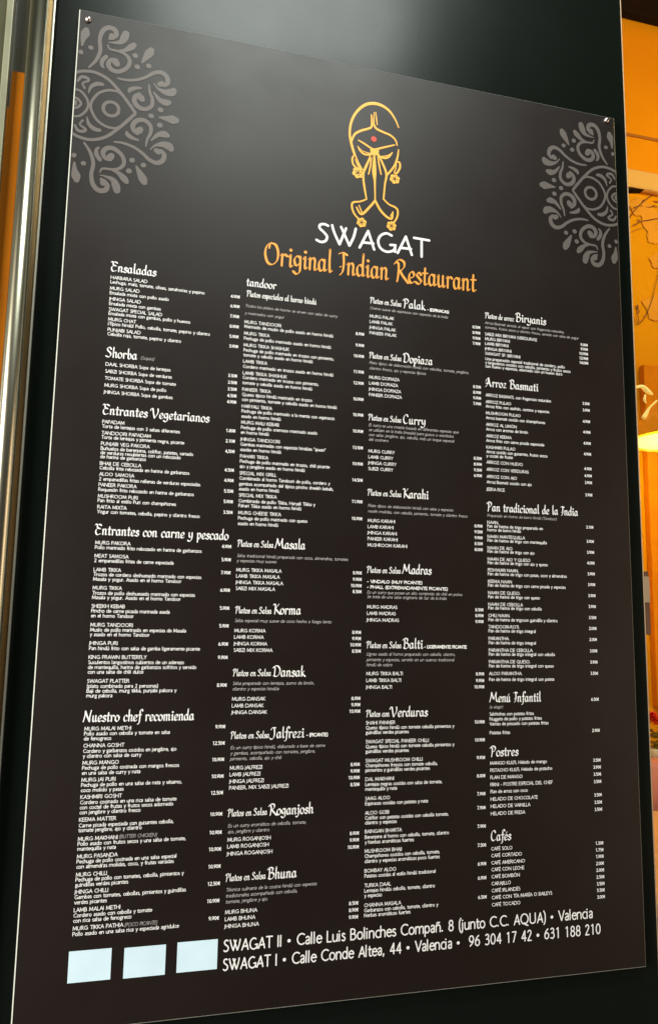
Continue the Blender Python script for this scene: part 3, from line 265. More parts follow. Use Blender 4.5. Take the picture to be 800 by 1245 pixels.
ORN = [
('m', -1.1, 52.1, 4.9, 13.0, 57.9, 5.3, 31.7, 59.1, 5.4, 53.1, 50.2, 5.4, 73.1, 30.5, 5.4, 86.6, 14.1, 5.5, 96.6, 1.3, 5.1),
('m', 67.9, 32.7, 4.2, 52.8, 32.0, 4.6, 37.8, 23.3, 4.5, 28.3, 7.2, 4.5, 27.3, -4.3, 4.5),
('m', 67.9, 32.7, 4.2, 79.8, 23.2, 3.8, 92.0, 9.4, 3.4),
('m', 0.6, 23.7, 3.6, 11.0, 21.5, 4.1, 20.7, 10.3, 4.1, 23.9, -2.2, 3.7),
('m', 1.4, 9.3, 3.6, 6.9, 7.5, 4.1, 11.7, 1.9, 4.1, 11.9, -1.8, 3.7),
('m', 2.1, -1.9, 5.7, 3.7, -2.0, 5.7),
('m', 5.0, 38.7, 3.7, 10.3, 46.9, 5.3, 18.6, 46.8, 5.3, 21.4, 42.6, 4.5, 12.6, 36.1, 3.3, 16.4, 28.3, 3.7),
('m', 22.6, 21.1, 2.0, 26.1, 32.7, 5.7, 34.8, 39.7, 7.4, 43.1, 40.5, 5.8),
('m', 20.8, 66.3, 3.3, 30.9, 80.9, 5.4, 36.6, 99.4, 6.2, 34.7, 118.3, 6.2, 38.0, 134.6, 7.5, 46.8, 143.4, 8.4, 57.1, 141.9, 8.4, 60.1, 132.8, 7.2, 54.6, 124.7, 4.2),
('m', 53.5, 130.3, 9.2, 50.4, 123.8, 5.0),
('m', 75.2, 139.2, 11.0, 73.0, 130.9, 12.7, 67.5, 121.8, 8.4, 55.0, 118.0, 3.4, 48.2, 117.5, 1.7),
('m', 88.9, 121.7, 8.5, 84.9, 116.9, 11.0, 75.9, 109.1, 6.8, 65.8, 105.9, 2.9),
('m', 47.6, 112.5, 2.1, 51.4, 105.6, 3.8, 64.2, 104.6, 4.2, 76.3, 101.4, 5.5, 83.6, 91.4, 6.3, 80.0, 78.0, 6.7, 67.7, 68.6, 7.5, 56.7, 69.2, 7.9, 50.4, 77.4, 7.9, 54.1, 86.9, 6.3, 62.4, 88.7, 5.4),
('m', 61.9, 83.8, 11.7, 63.7, 81.3, 10.1),
('m', 46.3, 91.0, 6.7, 40.8, 83.0, 7.1, 40.4, 74.3, 5.4, 44.0, 70.3, 2.9),
('m', 91.6, 102.8, 8.5, 92.5, 102.5, 8.5),
('m', 95.6, 83.3, 8.5, 96.4, 83.0, 8.5),
('m', 113.8, 88.7, 8.1, 114.7, 88.4, 8.1),
('m', 116.8, 118.1, 10.3, 114.4, 112.7, 13.7, 108.8, 102.7, 9.4, 103.3, 92.7, 3.4),
('m', 21.3, 101.8, 7.4, 22.2, 101.5, 7.4),
('m', 13.0, 131.7, 9.1, 11.7, 124.7, 14.0, 9.0, 114.4, 8.2, 8.0, 102.7, 3.3),
('m', 6.6, 90.9, 7.4, 7.0, 90.0, 7.4),
('m', 66.7, 56.4, 2.9, 80.3, 55.9, 4.6, 97.1, 59.9, 5.1, 111.8, 68.3, 5.5, 123.0, 77.5, 6.4, 135.0, 81.0, 7.8, 144.0, 75.1, 8.2, 146.2, 64.8, 7.4, 141.3, 58.0, 5.2),
('m', 136.8, 60.9, 10.3, 133.4, 59.3, 8.6),
('m', 156.4, 52.3, 10.4, 153.0, 48.7, 13.9, 143.5, 46.8, 10.4, 131.2, 51.0, 4.3, 123.9, 59.2, 2.1),
('m', 149.5, 29.6, 8.6, 144.3, 28.5, 12.1, 134.7, 31.4, 7.7, 124.6, 42.9, 3.0),
('m', 116.3, 54.7, 2.6, 118.2, 42.1, 4.3, 122.6, 30.9, 5.6, 122.3, 18.4, 6.4, 113.2, 10.3, 7.2, 102.1, 11.5, 8.0, 94.9, 19.6, 8.0, 95.2, 29.2, 7.2, 101.8, 35.4, 5.9),
('m', 104.6, 29.2, 11.9, 106.5, 26.7, 9.3),
('m', 103.8, 46.4, 3.4, 94.5, 44.4, 6.3, 87.0, 40.0, 7.6, 85.5, 35.9, 4.2),
('m', 136.3, 13.9, 8.6, 137.2, 13.6, 8.6),
('c', 121.9, 0.0, 8.5, 122.7, 0.0, 8.5),
('c', 162.1, 0.0, 11.3, 156.9, 0.0, 15.5, 147.3, 0.0, 9.5, 135.2, 0.0, 3.0),
('c', 70.9, 0.0, 5.5, 70.0, 4.7, 5.5, 67.3, 8.6, 5.5, 63.4, 11.3, 5.5, 58.7, 12.2, 5.5, 54.0, 11.3, 5.5, 50.1, 8.6, 5.5, 47.4, 4.7, 5.5, 46.5, 0.0, 5.5, 47.4, -4.7, 5.5, 50.1, -8.6, 5.5, 54.0, -11.3, 5.5, 58.7, -12.2, 5.5, 63.4, -11.3, 5.5, 67.3, -8.6, 5.5, 70.0, -4.7, 5.5, 70.9, -0.0, 5.5),
]
ORN_Z = (1386.7, 1386.0); ORN_S = (1.0, 1.0)
EMBLEM = [
[552.7, 1448.3, 2.08, 546.6, 1462.0, 3.12, 535.6, 1476.7, 4.41, 520.6, 1485.0, 5.42, 504.3, 1485.9, 5.89, 488.2, 1479.1, 5.35, 473.7, 1463.1, 4.55, 464.6, 1443.3, 4.27, 461.7, 1422.1, 4.01, 463.8, 1406.0, 4.5, 469.3, 1386.5, 4.51, 476.7, 1368.7, 4.01, 486.4, 1352.7, 3.52],
[465.6, 1406.3, 3.01, 470.8, 1419.7, 4.02, 482.1, 1428.7, 4.29, 495.4, 1435.1, 4.07, 502.0, 1441.4, 3.57, 501.3, 1463.0, 2.3],
[506.6, 1469.0, 1.54, 505.9, 1455.5, 2.56, 506.0, 1443.0, 3.06],
[509.3, 1469.6, 1.54, 510.8, 1457.8, 2.31, 512.2, 1446.1, 2.05],
[505.8, 1445.7, 3.58, 510.7, 1438.3, 4.09, 523.7, 1433.8, 4.11, 537.3, 1430.2, 3.61, 546.8, 1422.8, 3.11, 549.9, 1413.1, 2.33],
[477.8, 1409.7, 2.27, 488.5, 1405.1, 3.54, 499.7, 1399.4, 3.55, 506.4, 1396.8, 4.07],
[509.1, 1397.3, 4.07, 518.5, 1401.8, 3.58, 532.0, 1407.5, 3.34, 545.0, 1413.0, 2.33],
[476.6, 1397.9, 1.76, 481.2, 1390.0, 3.02, 489.7, 1385.0, 3.78, 500.9, 1386.4, 3.04],
[476.6, 1397.9, 1.51, 485.2, 1390.7, 1.51, 500.9, 1388.1, 2.03],
[541.0, 1397.5, 1.8, 534.8, 1388.7, 3.59, 526.7, 1384.5, 4.09, 518.1, 1385.1, 2.55],
[541.0, 1397.5, 1.55, 532.1, 1390.4, 1.54, 518.1, 1385.7, 2.04],
[503.8, 1394.7, 8.63, 511.8, 1395.6, 8.66],
[503.0, 1389.6, 6.09, 513.2, 1390.3, 6.11],
[552.6, 1405.2, 2.07, 551.0, 1391.6, 3.36, 546.2, 1375.5, 3.61, 539.0, 1363.2, 3.59, 530.1, 1351.5, 3.58],
[503.8, 1391.4, 3.55, 496.8, 1373.6, 3.79, 489.0, 1354.5, 3.77, 487.6, 1339.3, 3.76, 490.1, 1320.7, 3.76, 493.8, 1300.8, 2.51],
[493.8, 1300.8, 2.51, 482.2, 1294.6, 2.99, 468.7, 1290.3, 3.47, 468.3, 1278.2, 3.46, 474.2, 1267.1, 3.22, 483.9, 1259.2, 3.23],
[512.6, 1393.0, 3.57, 520.8, 1377.9, 3.83, 530.1, 1354.8, 4.09, 527.6, 1335.2, 3.31, 525.1, 1306.2, 3.04],
[525.1, 1306.2, 3.04, 535.3, 1297.8, 3.05, 546.6, 1294.2, 3.58, 551.5, 1288.7, 3.58, 550.5, 1276.3, 3.32, 543.5, 1263.1, 3.05],
[507.3, 1389.2, 2.54, 507.5, 1372.8, 5.58, 507.6, 1353.6, 7.6, 508.8, 1334.7, 3.54, 509.7, 1299.6, 2.52],
[509.7, 1301.0, 4.03, 500.8, 1288.7, 4.26, 485.1, 1271.5, 4.23, 475.8, 1282.8, 2.73],
[509.7, 1301.0, 4.03, 518.8, 1285.4, 4.29, 530.6, 1274.3, 4.31, 540.3, 1272.0, 4.07, 542.4, 1284.5, 2.8],
[480.2, 1287.3, 1.99, 485.6, 1275.3, 2.24],
[538.6, 1276.6, 2.29, 542.4, 1284.3, 2.04],
[502.0, 1385.5, 2.28, 500.6, 1366.1, 2.78, 497.0, 1348.5, 2.27],
[513.8, 1387.6, 2.29, 516.6, 1368.9, 3.05, 520.2, 1352.0, 2.29],
[499.3, 1383.7, 2.03, 494.7, 1365.0, 1.77, 490.1, 1353.3, 1.51],
[471.2, 1380.0, 2.5, 467.1, 1373.8, 3.25, 468.3, 1363.1, 3.49, 474.2, 1356.5, 3.75, 477.4, 1354.4, 3.0],
[471.2, 1380.0, 1.75, 473.5, 1369.5, 2.0, 478.3, 1359.4, 2.0],
[547.8, 1380.5, 2.06, 554.4, 1381.1, 3.36, 555.5, 1371.6, 3.62, 550.6, 1361.1, 3.61, 545.2, 1356.9, 3.08],
[548.4, 1380.0, 1.81, 547.9, 1370.3, 2.06, 544.7, 1360.1, 2.06],
]
FLOWERS = [(477.7, 1347.9, 10.5), (545.8, 1347.9, 9.5), (485.3, 1256.2, 9), (540.1, 1258.0, 9)]
BINDI = (506.3, 1417.2)
ROOM = {'band': 2.2642, 'crease': 2.4879000000000002, 'beam': 3.0024, 'bracket': (1.8829, 1.15, 2.2167, 0.07640000000000002, 0.013), 'branches': [[1.958, 2.1496, 4.49, 1.9862, 2.1894, 4.89, 2.0238, 2.2287, 4.93, 2.0668, 2.2644, 4.6, 2.105, 2.2995, 3.86], [1.9788, 2.1953, 5.27, 1.9971, 2.2054, 4.53, 2.023, 2.2119, 3.03], [2.0156, 2.2178, 3.41, 2.024, 2.2335, 6.07, 2.0372, 2.2404, 2.66], [2.0358, 2.2092, 3.04, 2.0539, 2.2107, 4.57, 2.0751, 2.2203, 5.74, 2.0904, 2.2156, 3.07], [2.0735, 2.2415, 5.36, 2.0864, 2.2388, 5.37, 2.1024, 2.2462, 3.85], [1.9704, 2.121, 2.62, 1.986, 2.1271, 6.01, 2.0003, 2.1397, 4.52, 2.02, 2.1465, 3.4, 2.0618, 2.1596, 5.33, 2.0986, 2.1716, 2.68], [1.9948, 2.153, 3.76, 2.002, 2.1437, 6.03, 2.0096, 2.1411, 3.02], [1.9641, 2.0919, 1.49, 1.9927, 2.108, 2.25, 2.0239, 2.1198, 1.51], [1.9586, 1.7442, 2.2, 1.9649, 1.7258, 3.3, 1.9763, 1.7186, 4.41, 1.9958, 1.7337, 4.43, 2.0212, 1.771, 3.72, 2.0481, 1.8347, 3.37, 2.0681, 1.9024, 3.01, 2.0855, 1.9617, 3.03], [1.9813, 1.7256, 4.42, 1.9769, 1.7528, 4.79, 1.9797, 1.7745, 5.9, 1.977, 1.787, 14.76, 1.9805, 1.7917, 11.08], [1.9794, 1.7659, 7.38, 1.9861, 1.7684, 5.91]], 'blooms': [(2.086, 1.795, 0.075), (2.113, 2.123, 0.09), (2.011, 2.205, 0.05), (2.055, 2.177, 0.05), (2.084, 1.988, 0.04)], 'lamp': (1.7755, 0.8, 1.1406, 0.1522), 'arms': [[(1.6222, 1.3017, 0.004), (1.6461, 1.3066, 0.006), (1.6634, 1.295, 0.008), (1.6837, 1.2836, 0.003)], [(1.6474, 1.2066, 0.008), (1.6569, 1.2205, 0.007), (1.6697, 1.24, 0.004), (1.6978, 1.2663, 0.003)], [(1.6568, 1.2811, 0.003), (1.6531, 1.2649, 0.004), (1.6585, 1.2549, 0.002)]], 'panel': (1.9768, 2.5768, 1.22, 1.249, 0.2809, 1.5493), 'switch': (1.4753, 0.6, 0.6294), 'table': (1.2, 2.0, 0.25, 0.95, 0.0010000000000000009, 0.031), 'bench': (1.2, 2.3, 1.0, -0.2, 0.1399), 'flower': (1.8833, 1.12, 0.0976)}

# ---------------------------------------------------------------- materials
M_FACADE = mat('facade_panel', (0.004, 0.006, 0.0045), 0.29, spec=0.16, rvar=0.04, rscale=3, bump=0.03, bscale=60)
M_BOARD = mat('board_black', (0.0080, 0.0038, 0.0024), 0.455, spec=0.42, rvar=0.03, rscale=7, bump=0.06, bscale=900)
M_EDGE = mat('acrylic_edge', (0.52, 0.54, 0.48), 0.3, spec=0.7)
M_WHITE = mat('white_print', (0.84, 0.84, 0.83), 0.5)
M_GREY = mat('grey_print', (0.42, 0.40, 0.39), 0.5)
M_ORN = mat('ornament_print', (0.105, 0.090, 0.082), 0.5)
M_GOLD = mat('gold_print', (0.86, 0.43, 0.055), 0.5)
M_ORANGE = mat('orange_print', (0.84, 0.35, 0.055), 0.5)
M_RED = mat('red_print', (0.65, 0.05, 0.02), 0.5)
M_PATCH = mat('blank_patch', (0.60, 0.78, 0.88), 0.55, var=0.06, vscale=14)
M_STEEL = mat('polished_steel', (0.56, 0.53, 0.40), 0.30, metal=1, rvar=0.05, rscale=9, stretch=(1, 1, 0.05))
M_TRIM = mat('brushed_trim', (0.27, 0.18, 0.085), 0.4, metal=1, rvar=0.08, rscale=30, stretch=(1, 1, 0.05))
M_STILE = mat('door_stile', (0.24, 0.24, 0.16), 0.4, metal=0.3, var=0.1)

# ---------------------------------------------------------------- facade panel the board is screwed to
facade = MB(); facade.box(-0.0360, 1.0352, 0.015, 0.115, -Z0, 2.6)
fo = facade.build('facade_wall', M_FACADE, bevel=0.002); fo.location = (0, 0, Z0)
tag(fo, 'glossy black facade panel the menu board is screwed onto', 'wall')

# ---------------------------------------------------------------- the board
board = thing('menu_board', 'tall black restaurant menu board with white dish lists and orange emblem, on glossy black wall', 'menu board', (0, 0, Z0))
bW, bH = 1.0, 1.554
mb = MB(); mb.box(0.0017, bW - 0.0017, 0.0002, 0.006, 0.0017, bH - 0.0017); mb.build('panel', M_BOARD, board)
# pale cut edge of the board: a chamfered rim all round
mb = MB()
e = 0.0017
ring = [((0, 0), (e, e)), ((bW, 0), (bW-e, e)), ((bW, bH), (bW-e, bH-e)), ((0, bH), (e, bH-e))]
for i in range(4):
    (a, a2), (b, b2) = ring[i], ring[(i+1) % 4]
    mb.quad((a[0], 0.0018, a[1]), (b[0], 0.0018, b[1]), (b2[0], 0.0, b2[1]), (a2[0], 0.0, a2[1]))
    mb.quad((a[0], 0.0062, a[1]), (b[0], 0.0062, b[1]), (b[0], 0.0018, b[1]), (a[0], 0.0018, a[1]))
mb.build('cut_edge', M_EDGE, board)
for sx, sz in ((0.0151, 1.5374), (0.9813, 1.5451)):
    mb = MB(); mb.lathe([(0.0001, 0.0052), (0.0022, 0.0050), (0.0042, 0.0038), (0.0052, 0.0020), (0.0054, 0.0), (0.0054, -0.0005)], sx, 0, sz, axis='y', seg=20)
    s = mb.build('screw', mat('screw_metal', (0.72, 0.66, 0.64), 0.3, metal=1), board, smooth=True)
    mb = MB(); mb.lathe([(0.0035, -0.0002), (0.0035, -0.0150)], sx, 0.0, sz, axis='y', seg=12)
    mb.build('standoff', MATS['screw_metal'], board, smooth=True)

# menu sections
def fitted(mb, t, x0, x1, z, size, pen, track, font=SANS, **kw):
    write(mb, t, x0, z, size, pen, font=font, xs=(x1 - x0) / text_width(t, size, font, track), track=track, **kw)
for name, lab, (xl, xr), lines, prices, heads in MENU:
    root = bpy.data.objects.new('menu_section', None); COL.objects.link(root); root.parent = board
    root.location = (xl/1000, 0, lines[0][0]/1000); root.empty_display_size = 0.02; back = (-xl/1000, 0, -lines[0][0]/1000)
    root['label'] = 'menu section headed ' + name + ' listing ' + lab
    def put(mb, nm, m):
        if mb.v:
            mb.v = [(a + back[0], b, c + back[2]) for a, b, c in mb.v]; mb.build(nm, m, root)
    # one mesh per printed entry: the dish name in capitals with the lines that describe it
    entry, note = MB(), MB(); caps_only = not any(st == 'n' and t.upper() != t for v, t, st in lines)
    for v, t, st in lines:
        if st == 'g': write(note, t, xl, v - 2.2, 4.5, 0.60, shear=0.2, n=2, arcn=8, xs=1.165, track=2); continue
        first = t.split(' ')[0].strip(',.'); up = t.upper() == t; head = first.upper() == first and len(first) > 1 or st == 'b' or name.startswith('Men')
        if head: put(entry, 'dish_entry', M_WHITE); entry = MB()
        if st == 'b': fitted(entry, t, xl, xl + (96.3 if 'VIN' in t else 141.8), v - 2.3, 4.5, 1.05, 4, n=2, arcn=8)
        else: write(entry, t, xl, v - 2.45, 4.9, 0.75 if head else 0.76, n=2, arcn=8, xs=1.09 if up else (1.07 if head else 1.05), track=4.5)
    put(entry, 'dish_entry', M_WHITE); put(note, 'section_note', M_GREY)
    for v, t in prices:
        mb = MB(); write(mb, t, xr, v - 2.25, 4.6, 0.95, n=2, arcn=8, xs=1.08, align=1, track=0); put(mb, 'price', M_WHITE)
    hd = MB()
    for st, t, u0, u1, v, size in heads:
        if st == 'H': fitted(hd, t, u0, u1, v, size, size*0.155 if size > 12 else size*0.15, 6, font=NIB, nib=True, n=5, cap=3, y=0.3)
        elif st == 'G': mb = MB(); fitted(mb, t, u0 + 2.5, u1 + 1.5, v, size, 0.5, 2, shear=0.2); put(mb, 'heading_note', M_GREY)
        else: mb = MB(); fitted(mb, t, u0, u1, v, size, 1.15, 4); put(mb, 'heading_note', M_WHITE)
    put(hd, 'section_heading', M_WHITE)

# restaurant name, tagline, addresses
SW = dict(SANS)
SW['W'] = (120, [('S', [0, 98, 10, 60, 34, 2]), ('L', [34, 2, 62, 92]), ('L', [40, 96, 78, 2]), ('S', [78, 2, 96, 50, 106, 98])])
SW['A'] = (78, [('L', [0, 0, 38, 96]), ('L', [38, 96, 66, 0]), ('L', [14, 30, 62, 32])])
SW['S'] = (60, [('S', [46, 92, 28, 98, 10, 90, 10, 72, 28, 54, 42, 34, 36, 10, 16, 0, -4, 8])])
SW['G'] = (88, [('S', [64, 90, 40, 98, 14, 82, 2, 50, 12, 14, 40, -2, 70, 8, 80, 26]), ('L', [80, 40, 80, 4]), ('L', [58, 38, 82, 40])])
SW['T'] = (62, [('L', [-6, 96, 66, 94]), ('L', [30, 94, 30, -2])])
mb = MB(); w = text_width('SWAGAT', 34, SW, 4)
write(mb, 'SWAGAT', 407, 1209.5, 34, 4.4, font=SW, xs=(611-407)/w, n=6, cap=5, track=4, y=0.3); mb.build('restaurant_name', M_WHITE, board)
mb = MB(); t = 'Original Indian Restaurant'; w = text_width(t, 38, NIB, 5)
write(mb, t, 318, 1157.5, 38, 4.7, font=NIB, nib=True, track=5, xs=(703-318)/w, n=7, cap=4, y=0.3); mb.build('tagline', M_ORANGE, board, label='orange calligraphic words Original Indian Restaurant')
SW2 = dict(SANS); 
for c in 'WAG': SW2[c] = SW[c]
for t, z, x0, x1 in (('SWAGAT II • Calle Luis Bolinches Compañ. 8 (junto C.C. AQUA) • Valencia', 86.3, 287.2, 914.5), ('SWAGAT I • Calle Conde Altea, 44 • Valencia •  96 304 17 42 • 631 188 210', 60.4, 287.2, 928.7)):
    mb = MB(); w = text_width(t, 15.5, SW2, 6); write(mb, t, x0, z, 15.2, 1.95, font=SW2, xs=(x1-x0)/w, n=4, arcn=16, cap=3, track=6, y=0.3); mb.build('address_line', M_WHITE, board)
for (x0, x1, z0, z1) in ((70.3, 127.9, 63.3, 104.7), (145.4, 203.3, 62.5, 103.1), (219.6, 277.7, 63.3, 104.2)):
    mb = MB(); mb.box(x0/1000, x1/1000, -0.0005, 0.0, z0/1000, z1/1000); mb.build('blank_patch', M_PATCH, board)

# mandala ornaments: half medallions cut by the board's edges
def pen_stroke(mb, p, y, n=6, cap=6):
    """p: flat list x z w, ... in mm"""
    q = crom([(p[i], p[i+1], p[i+2]) for i in range(0, len(p), 3)], n)
    closed = math.hypot(p[0]-p[-3], p[1]-p[-2]) < 0.5
    ribbon(mb, [(a[0], a[1]) for a in q], [max(0.2, a[2]) for a in q], y, 0 if closed else cap)
def clipx(mb, lo, hi):
    mb.v = [(min(max(v[0], lo), hi), v[1], v[2]) for v in mb.v]
for side in (0, 1):
    mb = MB(); k = 0
    cz = ORN_Z[side]
    for p in ORN:
        for sgn in ((1,) if p[0] == 'c' else (1, -1)):
            q = []
            for i in range(1, len(p), 3):
                x, dz, w = p[i:i+3]
                q += [x if side == 0 else 1000 - x, cz + sgn*dz*ORN_S[side], w]
            pen_stroke(mb, q, 0.22 + 0.011*(k % 9)); k += 1
    clipx(mb, 0.002, 0.998)
    mb.build('mandala_ornament', M_ORN, board)

# emblem: face with folded hands, drawn in gold line
mb = MB(); k = 0
for p in EMBLEM:
    pen_stroke(mb, p, 0.22 + 0.012*(k % 9), n=5, cap=5); k += 1
for x, z, r in FLOWERS:
    for a in range(6):
        disc(mb, x + r*0.62*math.cos(a*1.047+0.3), z + r*0.62*math.sin(a*1.047+0.3), r*0.42, 0.22 + 0.012*a, 9)
emb = mb.build('emblem', M_GOLD, board, label='gold line emblem of a face behind two folded hands')
for x, z, r in FLOWERS:
    mb = MB()
    for a in range(5): disc(mb, x + r*0.42*math.cos(a*1.257), z + r*0.42*math.sin(a*1.257), r*0.13, 0.34, 6)
    fh = mb.build('flower_hole', M_BOARD, emb); fh['kind'] = 'stuff'
mb = MB(); disc(mb, BINDI[0], BINDI[1], 5.2, 0.3, 18); mb.build('red_dot', M_RED, emb)

# ---------------------------------------------------------------- left: steel door frame, pull pole and glass door with an orange banner
M_OLIVE = mat('door_olive', (0.060, 0.058, 0.030), 0.3, spec=0.5, var=0.2, vscale=5)
M_BANNER = mat('orange_banner', (0.34, 0.105, 0.001), 0.7, spec=0.1, var=0.12, vscale=6)
jamb = thing('door_jamb', 'slim gold-toned steel door jamb directly left of the black facade panel', 'door frame', (-0.045, 0.02, Z0))
mb = MB(); mb.box(-0.0085, 0.0030, 0.0, 0.09, -Z0, 2.5); mb.build('gold_face', M_TRIM, jamb, bevel=0.0015)
mb = MB(); mb.box(0.0034, 0.0066, -0.006, 0.09, -Z0, 2.5); mb.build('bright_lip', mat('bright_lip', (0.72, 0.70, 0.60), 0.35, metal=0.6), jamb, bevel=0.0008)
mb = MB(); mb.box(-0.020, -0.0092, 0.012, 0.09, -Z0, 2.5); mb.build('rebate', mat('rebate_bronze', (0.16, 0.07, 0.02), 0.35, metal=0.5), jamb)
mb = MB(); mb.lathe([(0.0001, -0.7), (0.0135, -0.7), (0.0135, 2.4), (0.0001, 2.4)], -0.0610, 0.0, Z0, seg=40)
pole = mb.build('pull_pole', M_STEEL, smooth=False)
for p in pole.data.polygons: p.use_smooth = abs(p.normal.z) < 0.5
tag(pole, 'thick polished steel pole running full height beside the door jamb', 'pole')
door = thing('glass_door', 'olive framed door with orange banner behind the polished pole', 'door', (-0.12, 0.06, Z0))
mb = MB(); mb.box(0.013, 0.021, -0.012, 0.04, -Z0, 2.5); mb.box(-0.04, 0.0125, -0.002, 0.04, -Z0, 2.5)
mb = MB(); mb.box(0.0015, 0.0125, -0.012, 0.04, -Z0, 2.5); mb.build('stile', M_STILE, door, bevel=0.002)
mb = MB(); mb.box(-0.30, 0.0010, 0.0, 0.03, -Z0, 2.5); mb.build('door_leaf', M_OLIVE, door)
mb = MB(); mb.box(0.0130, 0.060, 0.004, 0.03, -Z0, 2.5); mb.build('door_leaf', M_OLIVE, door)
mb = MB(); mb.box(0.0160, 0.0355, -0.001, 0.0035, -Z0, 1.464); mb.build('banner_strip', M_BANNER, door)
mb = MB(); mb.box(0.0128, 0.0158, -0.001, 0.0035, -Z0, 1.398); mb.build('banner_strip', M_BANNER, door)

# ---------------------------------------------------------------- right: window edge and the warm room behind it
M_WALLO = mat('orange_plaster', (0.82, 0.33, 0.002), 0.8, spec=0.12, var=0.06, vscale=3, bump=0.1, bscale=30)
M_CEIL = mat('orange_soffit', (0.84, 0.30, 0.002), 0.8, spec=0.12, var=0.04, vscale=2)
M_BAND = mat('peach_cornice', (0.82, 0.46, 0.13), 0.6)
M_DARK = mat('dark_beam', (0.010, 0.005, 0.003), 0.7, spec=0.1)
M_BRANCH = mat('painted_branch', (0.16, 0.045, 0.015), 0.7)
M_ROSE = mat('rose_paint', (0.80, 0.335, 0.03), 0.8, spec=0.1, var=0.1, vscale=8)
M_GLASS = bpy.data.materials.new('window_glass'); M_GLASS.use_nodes = True
nt = M_GLASS.node_tree; nt.nodes.remove(nt.nodes['Principled BSDF'])
tr = nt.nodes.new('ShaderNodeBsdfTransparent'); gl = nt.nodes.new('ShaderNodeBsdfGlossy'); mx = nt.nodes.new('ShaderNodeMixShader'); fr = nt.nodes.new('ShaderNodeLayerWeight'); pw = nt.nodes.new('ShaderNodeMath'); pw.operation = 'POWER'; pw.inputs[1].default_value = 5; md_ = nt.nodes.new('ShaderNodeMath'); md_.operation = 'MULTIPLY_ADD'; md_.inputs[1].default_value = 0.5; md_.inputs[2].default_value = 0.012
tr.inputs[0].default_value = (0.97, 0.97, 0.96, 1); gl.inputs['Roughness'].default_value = 0.02; 
nt.links.new(fr.outputs['Facing'], pw.inputs[0]); nt.links.new(pw.outputs[0], md_.inputs[0]); nt.links.new(md_.outputs[0], mx.inputs[0]); nt.links.new(tr.outputs[0], mx.inputs[1]); nt.links.new(gl.outputs[0], mx.inputs[2]); nt.links.new(mx.outputs[0], nt.nodes['Material Output'].inputs[0])
win = thing('shop_window', 'clear window pane with pale edge right of the black facade panel', 'window', (1.036, 0.05, Z0))
mb = MB(); mb.box(0.002, 2.2, 0.0, 0.006, -Z0, 2.95); mb.build('pane', M_GLASS, win)
mb = MB(); mb.box(0.0000, 0.0040, -0.030, 0.030, -Z0, 2.95); mb.build('edge_seal', mat('edge_seal', (0.85, 0.60, 0.38), 0.4, emit=None), win)

room_mats = dict(floor=mat('room_floor', (0.22, 0.10, 0.05), 0.4, var=0.15, vscale=4))
def st(name, m, boxes, **kw):
    mb = MB()
    for b in boxes: mb.box(*b)
    o = mb.build(name, m, **kw); o.location = (0, 0, Z0); return structure(o)
BD = 1.25
st('back_wall', M_WALLO, [(0.9, 3.6, BD, BD+0.1, -Z0, 3.4)])
st('side_wall', M_WALLO, [(3.6, 3.7, 0.2, BD+0.1, -Z0, 3.4)])
st('ceiling', M_CEIL, [(0.9, 3.7, 0.12, BD+0.1, 3.4, 3.5)])
st('floor', room_mats['floor'], [(0.9, 3.7, 0.116, BD+0.1, -Z0-0.02, -Z0+0.02)])
st('pavement', mat('paving', (0.10, 0.095, 0.09), 0.7, var=0.2, vscale=3), [(-8, 8, -12, 3.0, -Z0-0.1, -Z0-0.024)])
ZB = ROOM['band']
so = MB(); so.box(1.2, 3.59, BD-0.02, BD-0.002, ZB + 0.085, 3.39); so = so.build('bulkhead', M_CEIL, bevel=0.004); so.location = (0, 0, Z0)
tag(so, 'orange boxed bulkhead above the peach cornice in the restaurant room', 'bulkhead')
co = MB(); co.box(1.2, 3.59, BD-0.0245, BD-0.0205, ROOM['crease'] , ROOM['crease'] + 0.012); c2 = co.build('bulkhead_joint', mat('joint_brown', (0.42, 0.14, 0.01), 0.7), so)
be = MB(); be.box(1.2, 3.59, BD-0.06, BD-0.021, ROOM['beam'], 3.39); be = be.build('ceiling_beam', M_DARK, bevel=0.006); be.location = (0, 0, Z0)
tag(be, 'black beam across the top of the orange restaurant room', 'beam')
cn = MB(); cn.box(1.2, 3.59, BD-0.035, BD-0.003, ZB, ZB+0.08); cn = cn.build('cornice', M_BAND, bevel=0.01); cn.location = (0, 0, Z0)
tag(cn, 'pale peach cornice strip under the orange bulkhead', 'cornice')
bk = MB(); bx_, by_, bz_, bl_, bh_ = ROOM['bracket']
n_ = 0; bk.v = [(bx_-.12, by_, bz_), (bx_-.12, by_, bz_-bh_*2.1), (bx_, by_, bz_-bh_), (bx_+bl_, by_, bz_)]; bk.v += [(x, y+.03, z) for x, y, z in bk.v]
bk.f = [(0,1,2,3), (4,7,6,5), (0,3,7,4), (1,5,6,2), (2,6,7,3), (0,4,5,1)]; bk = bk.build('shelf_bracket', M_DARK); bk.location = (0, 0, Z0)
tag(bk, 'small black bracket tucked under the peach cornice at the window edge', 'bracket')

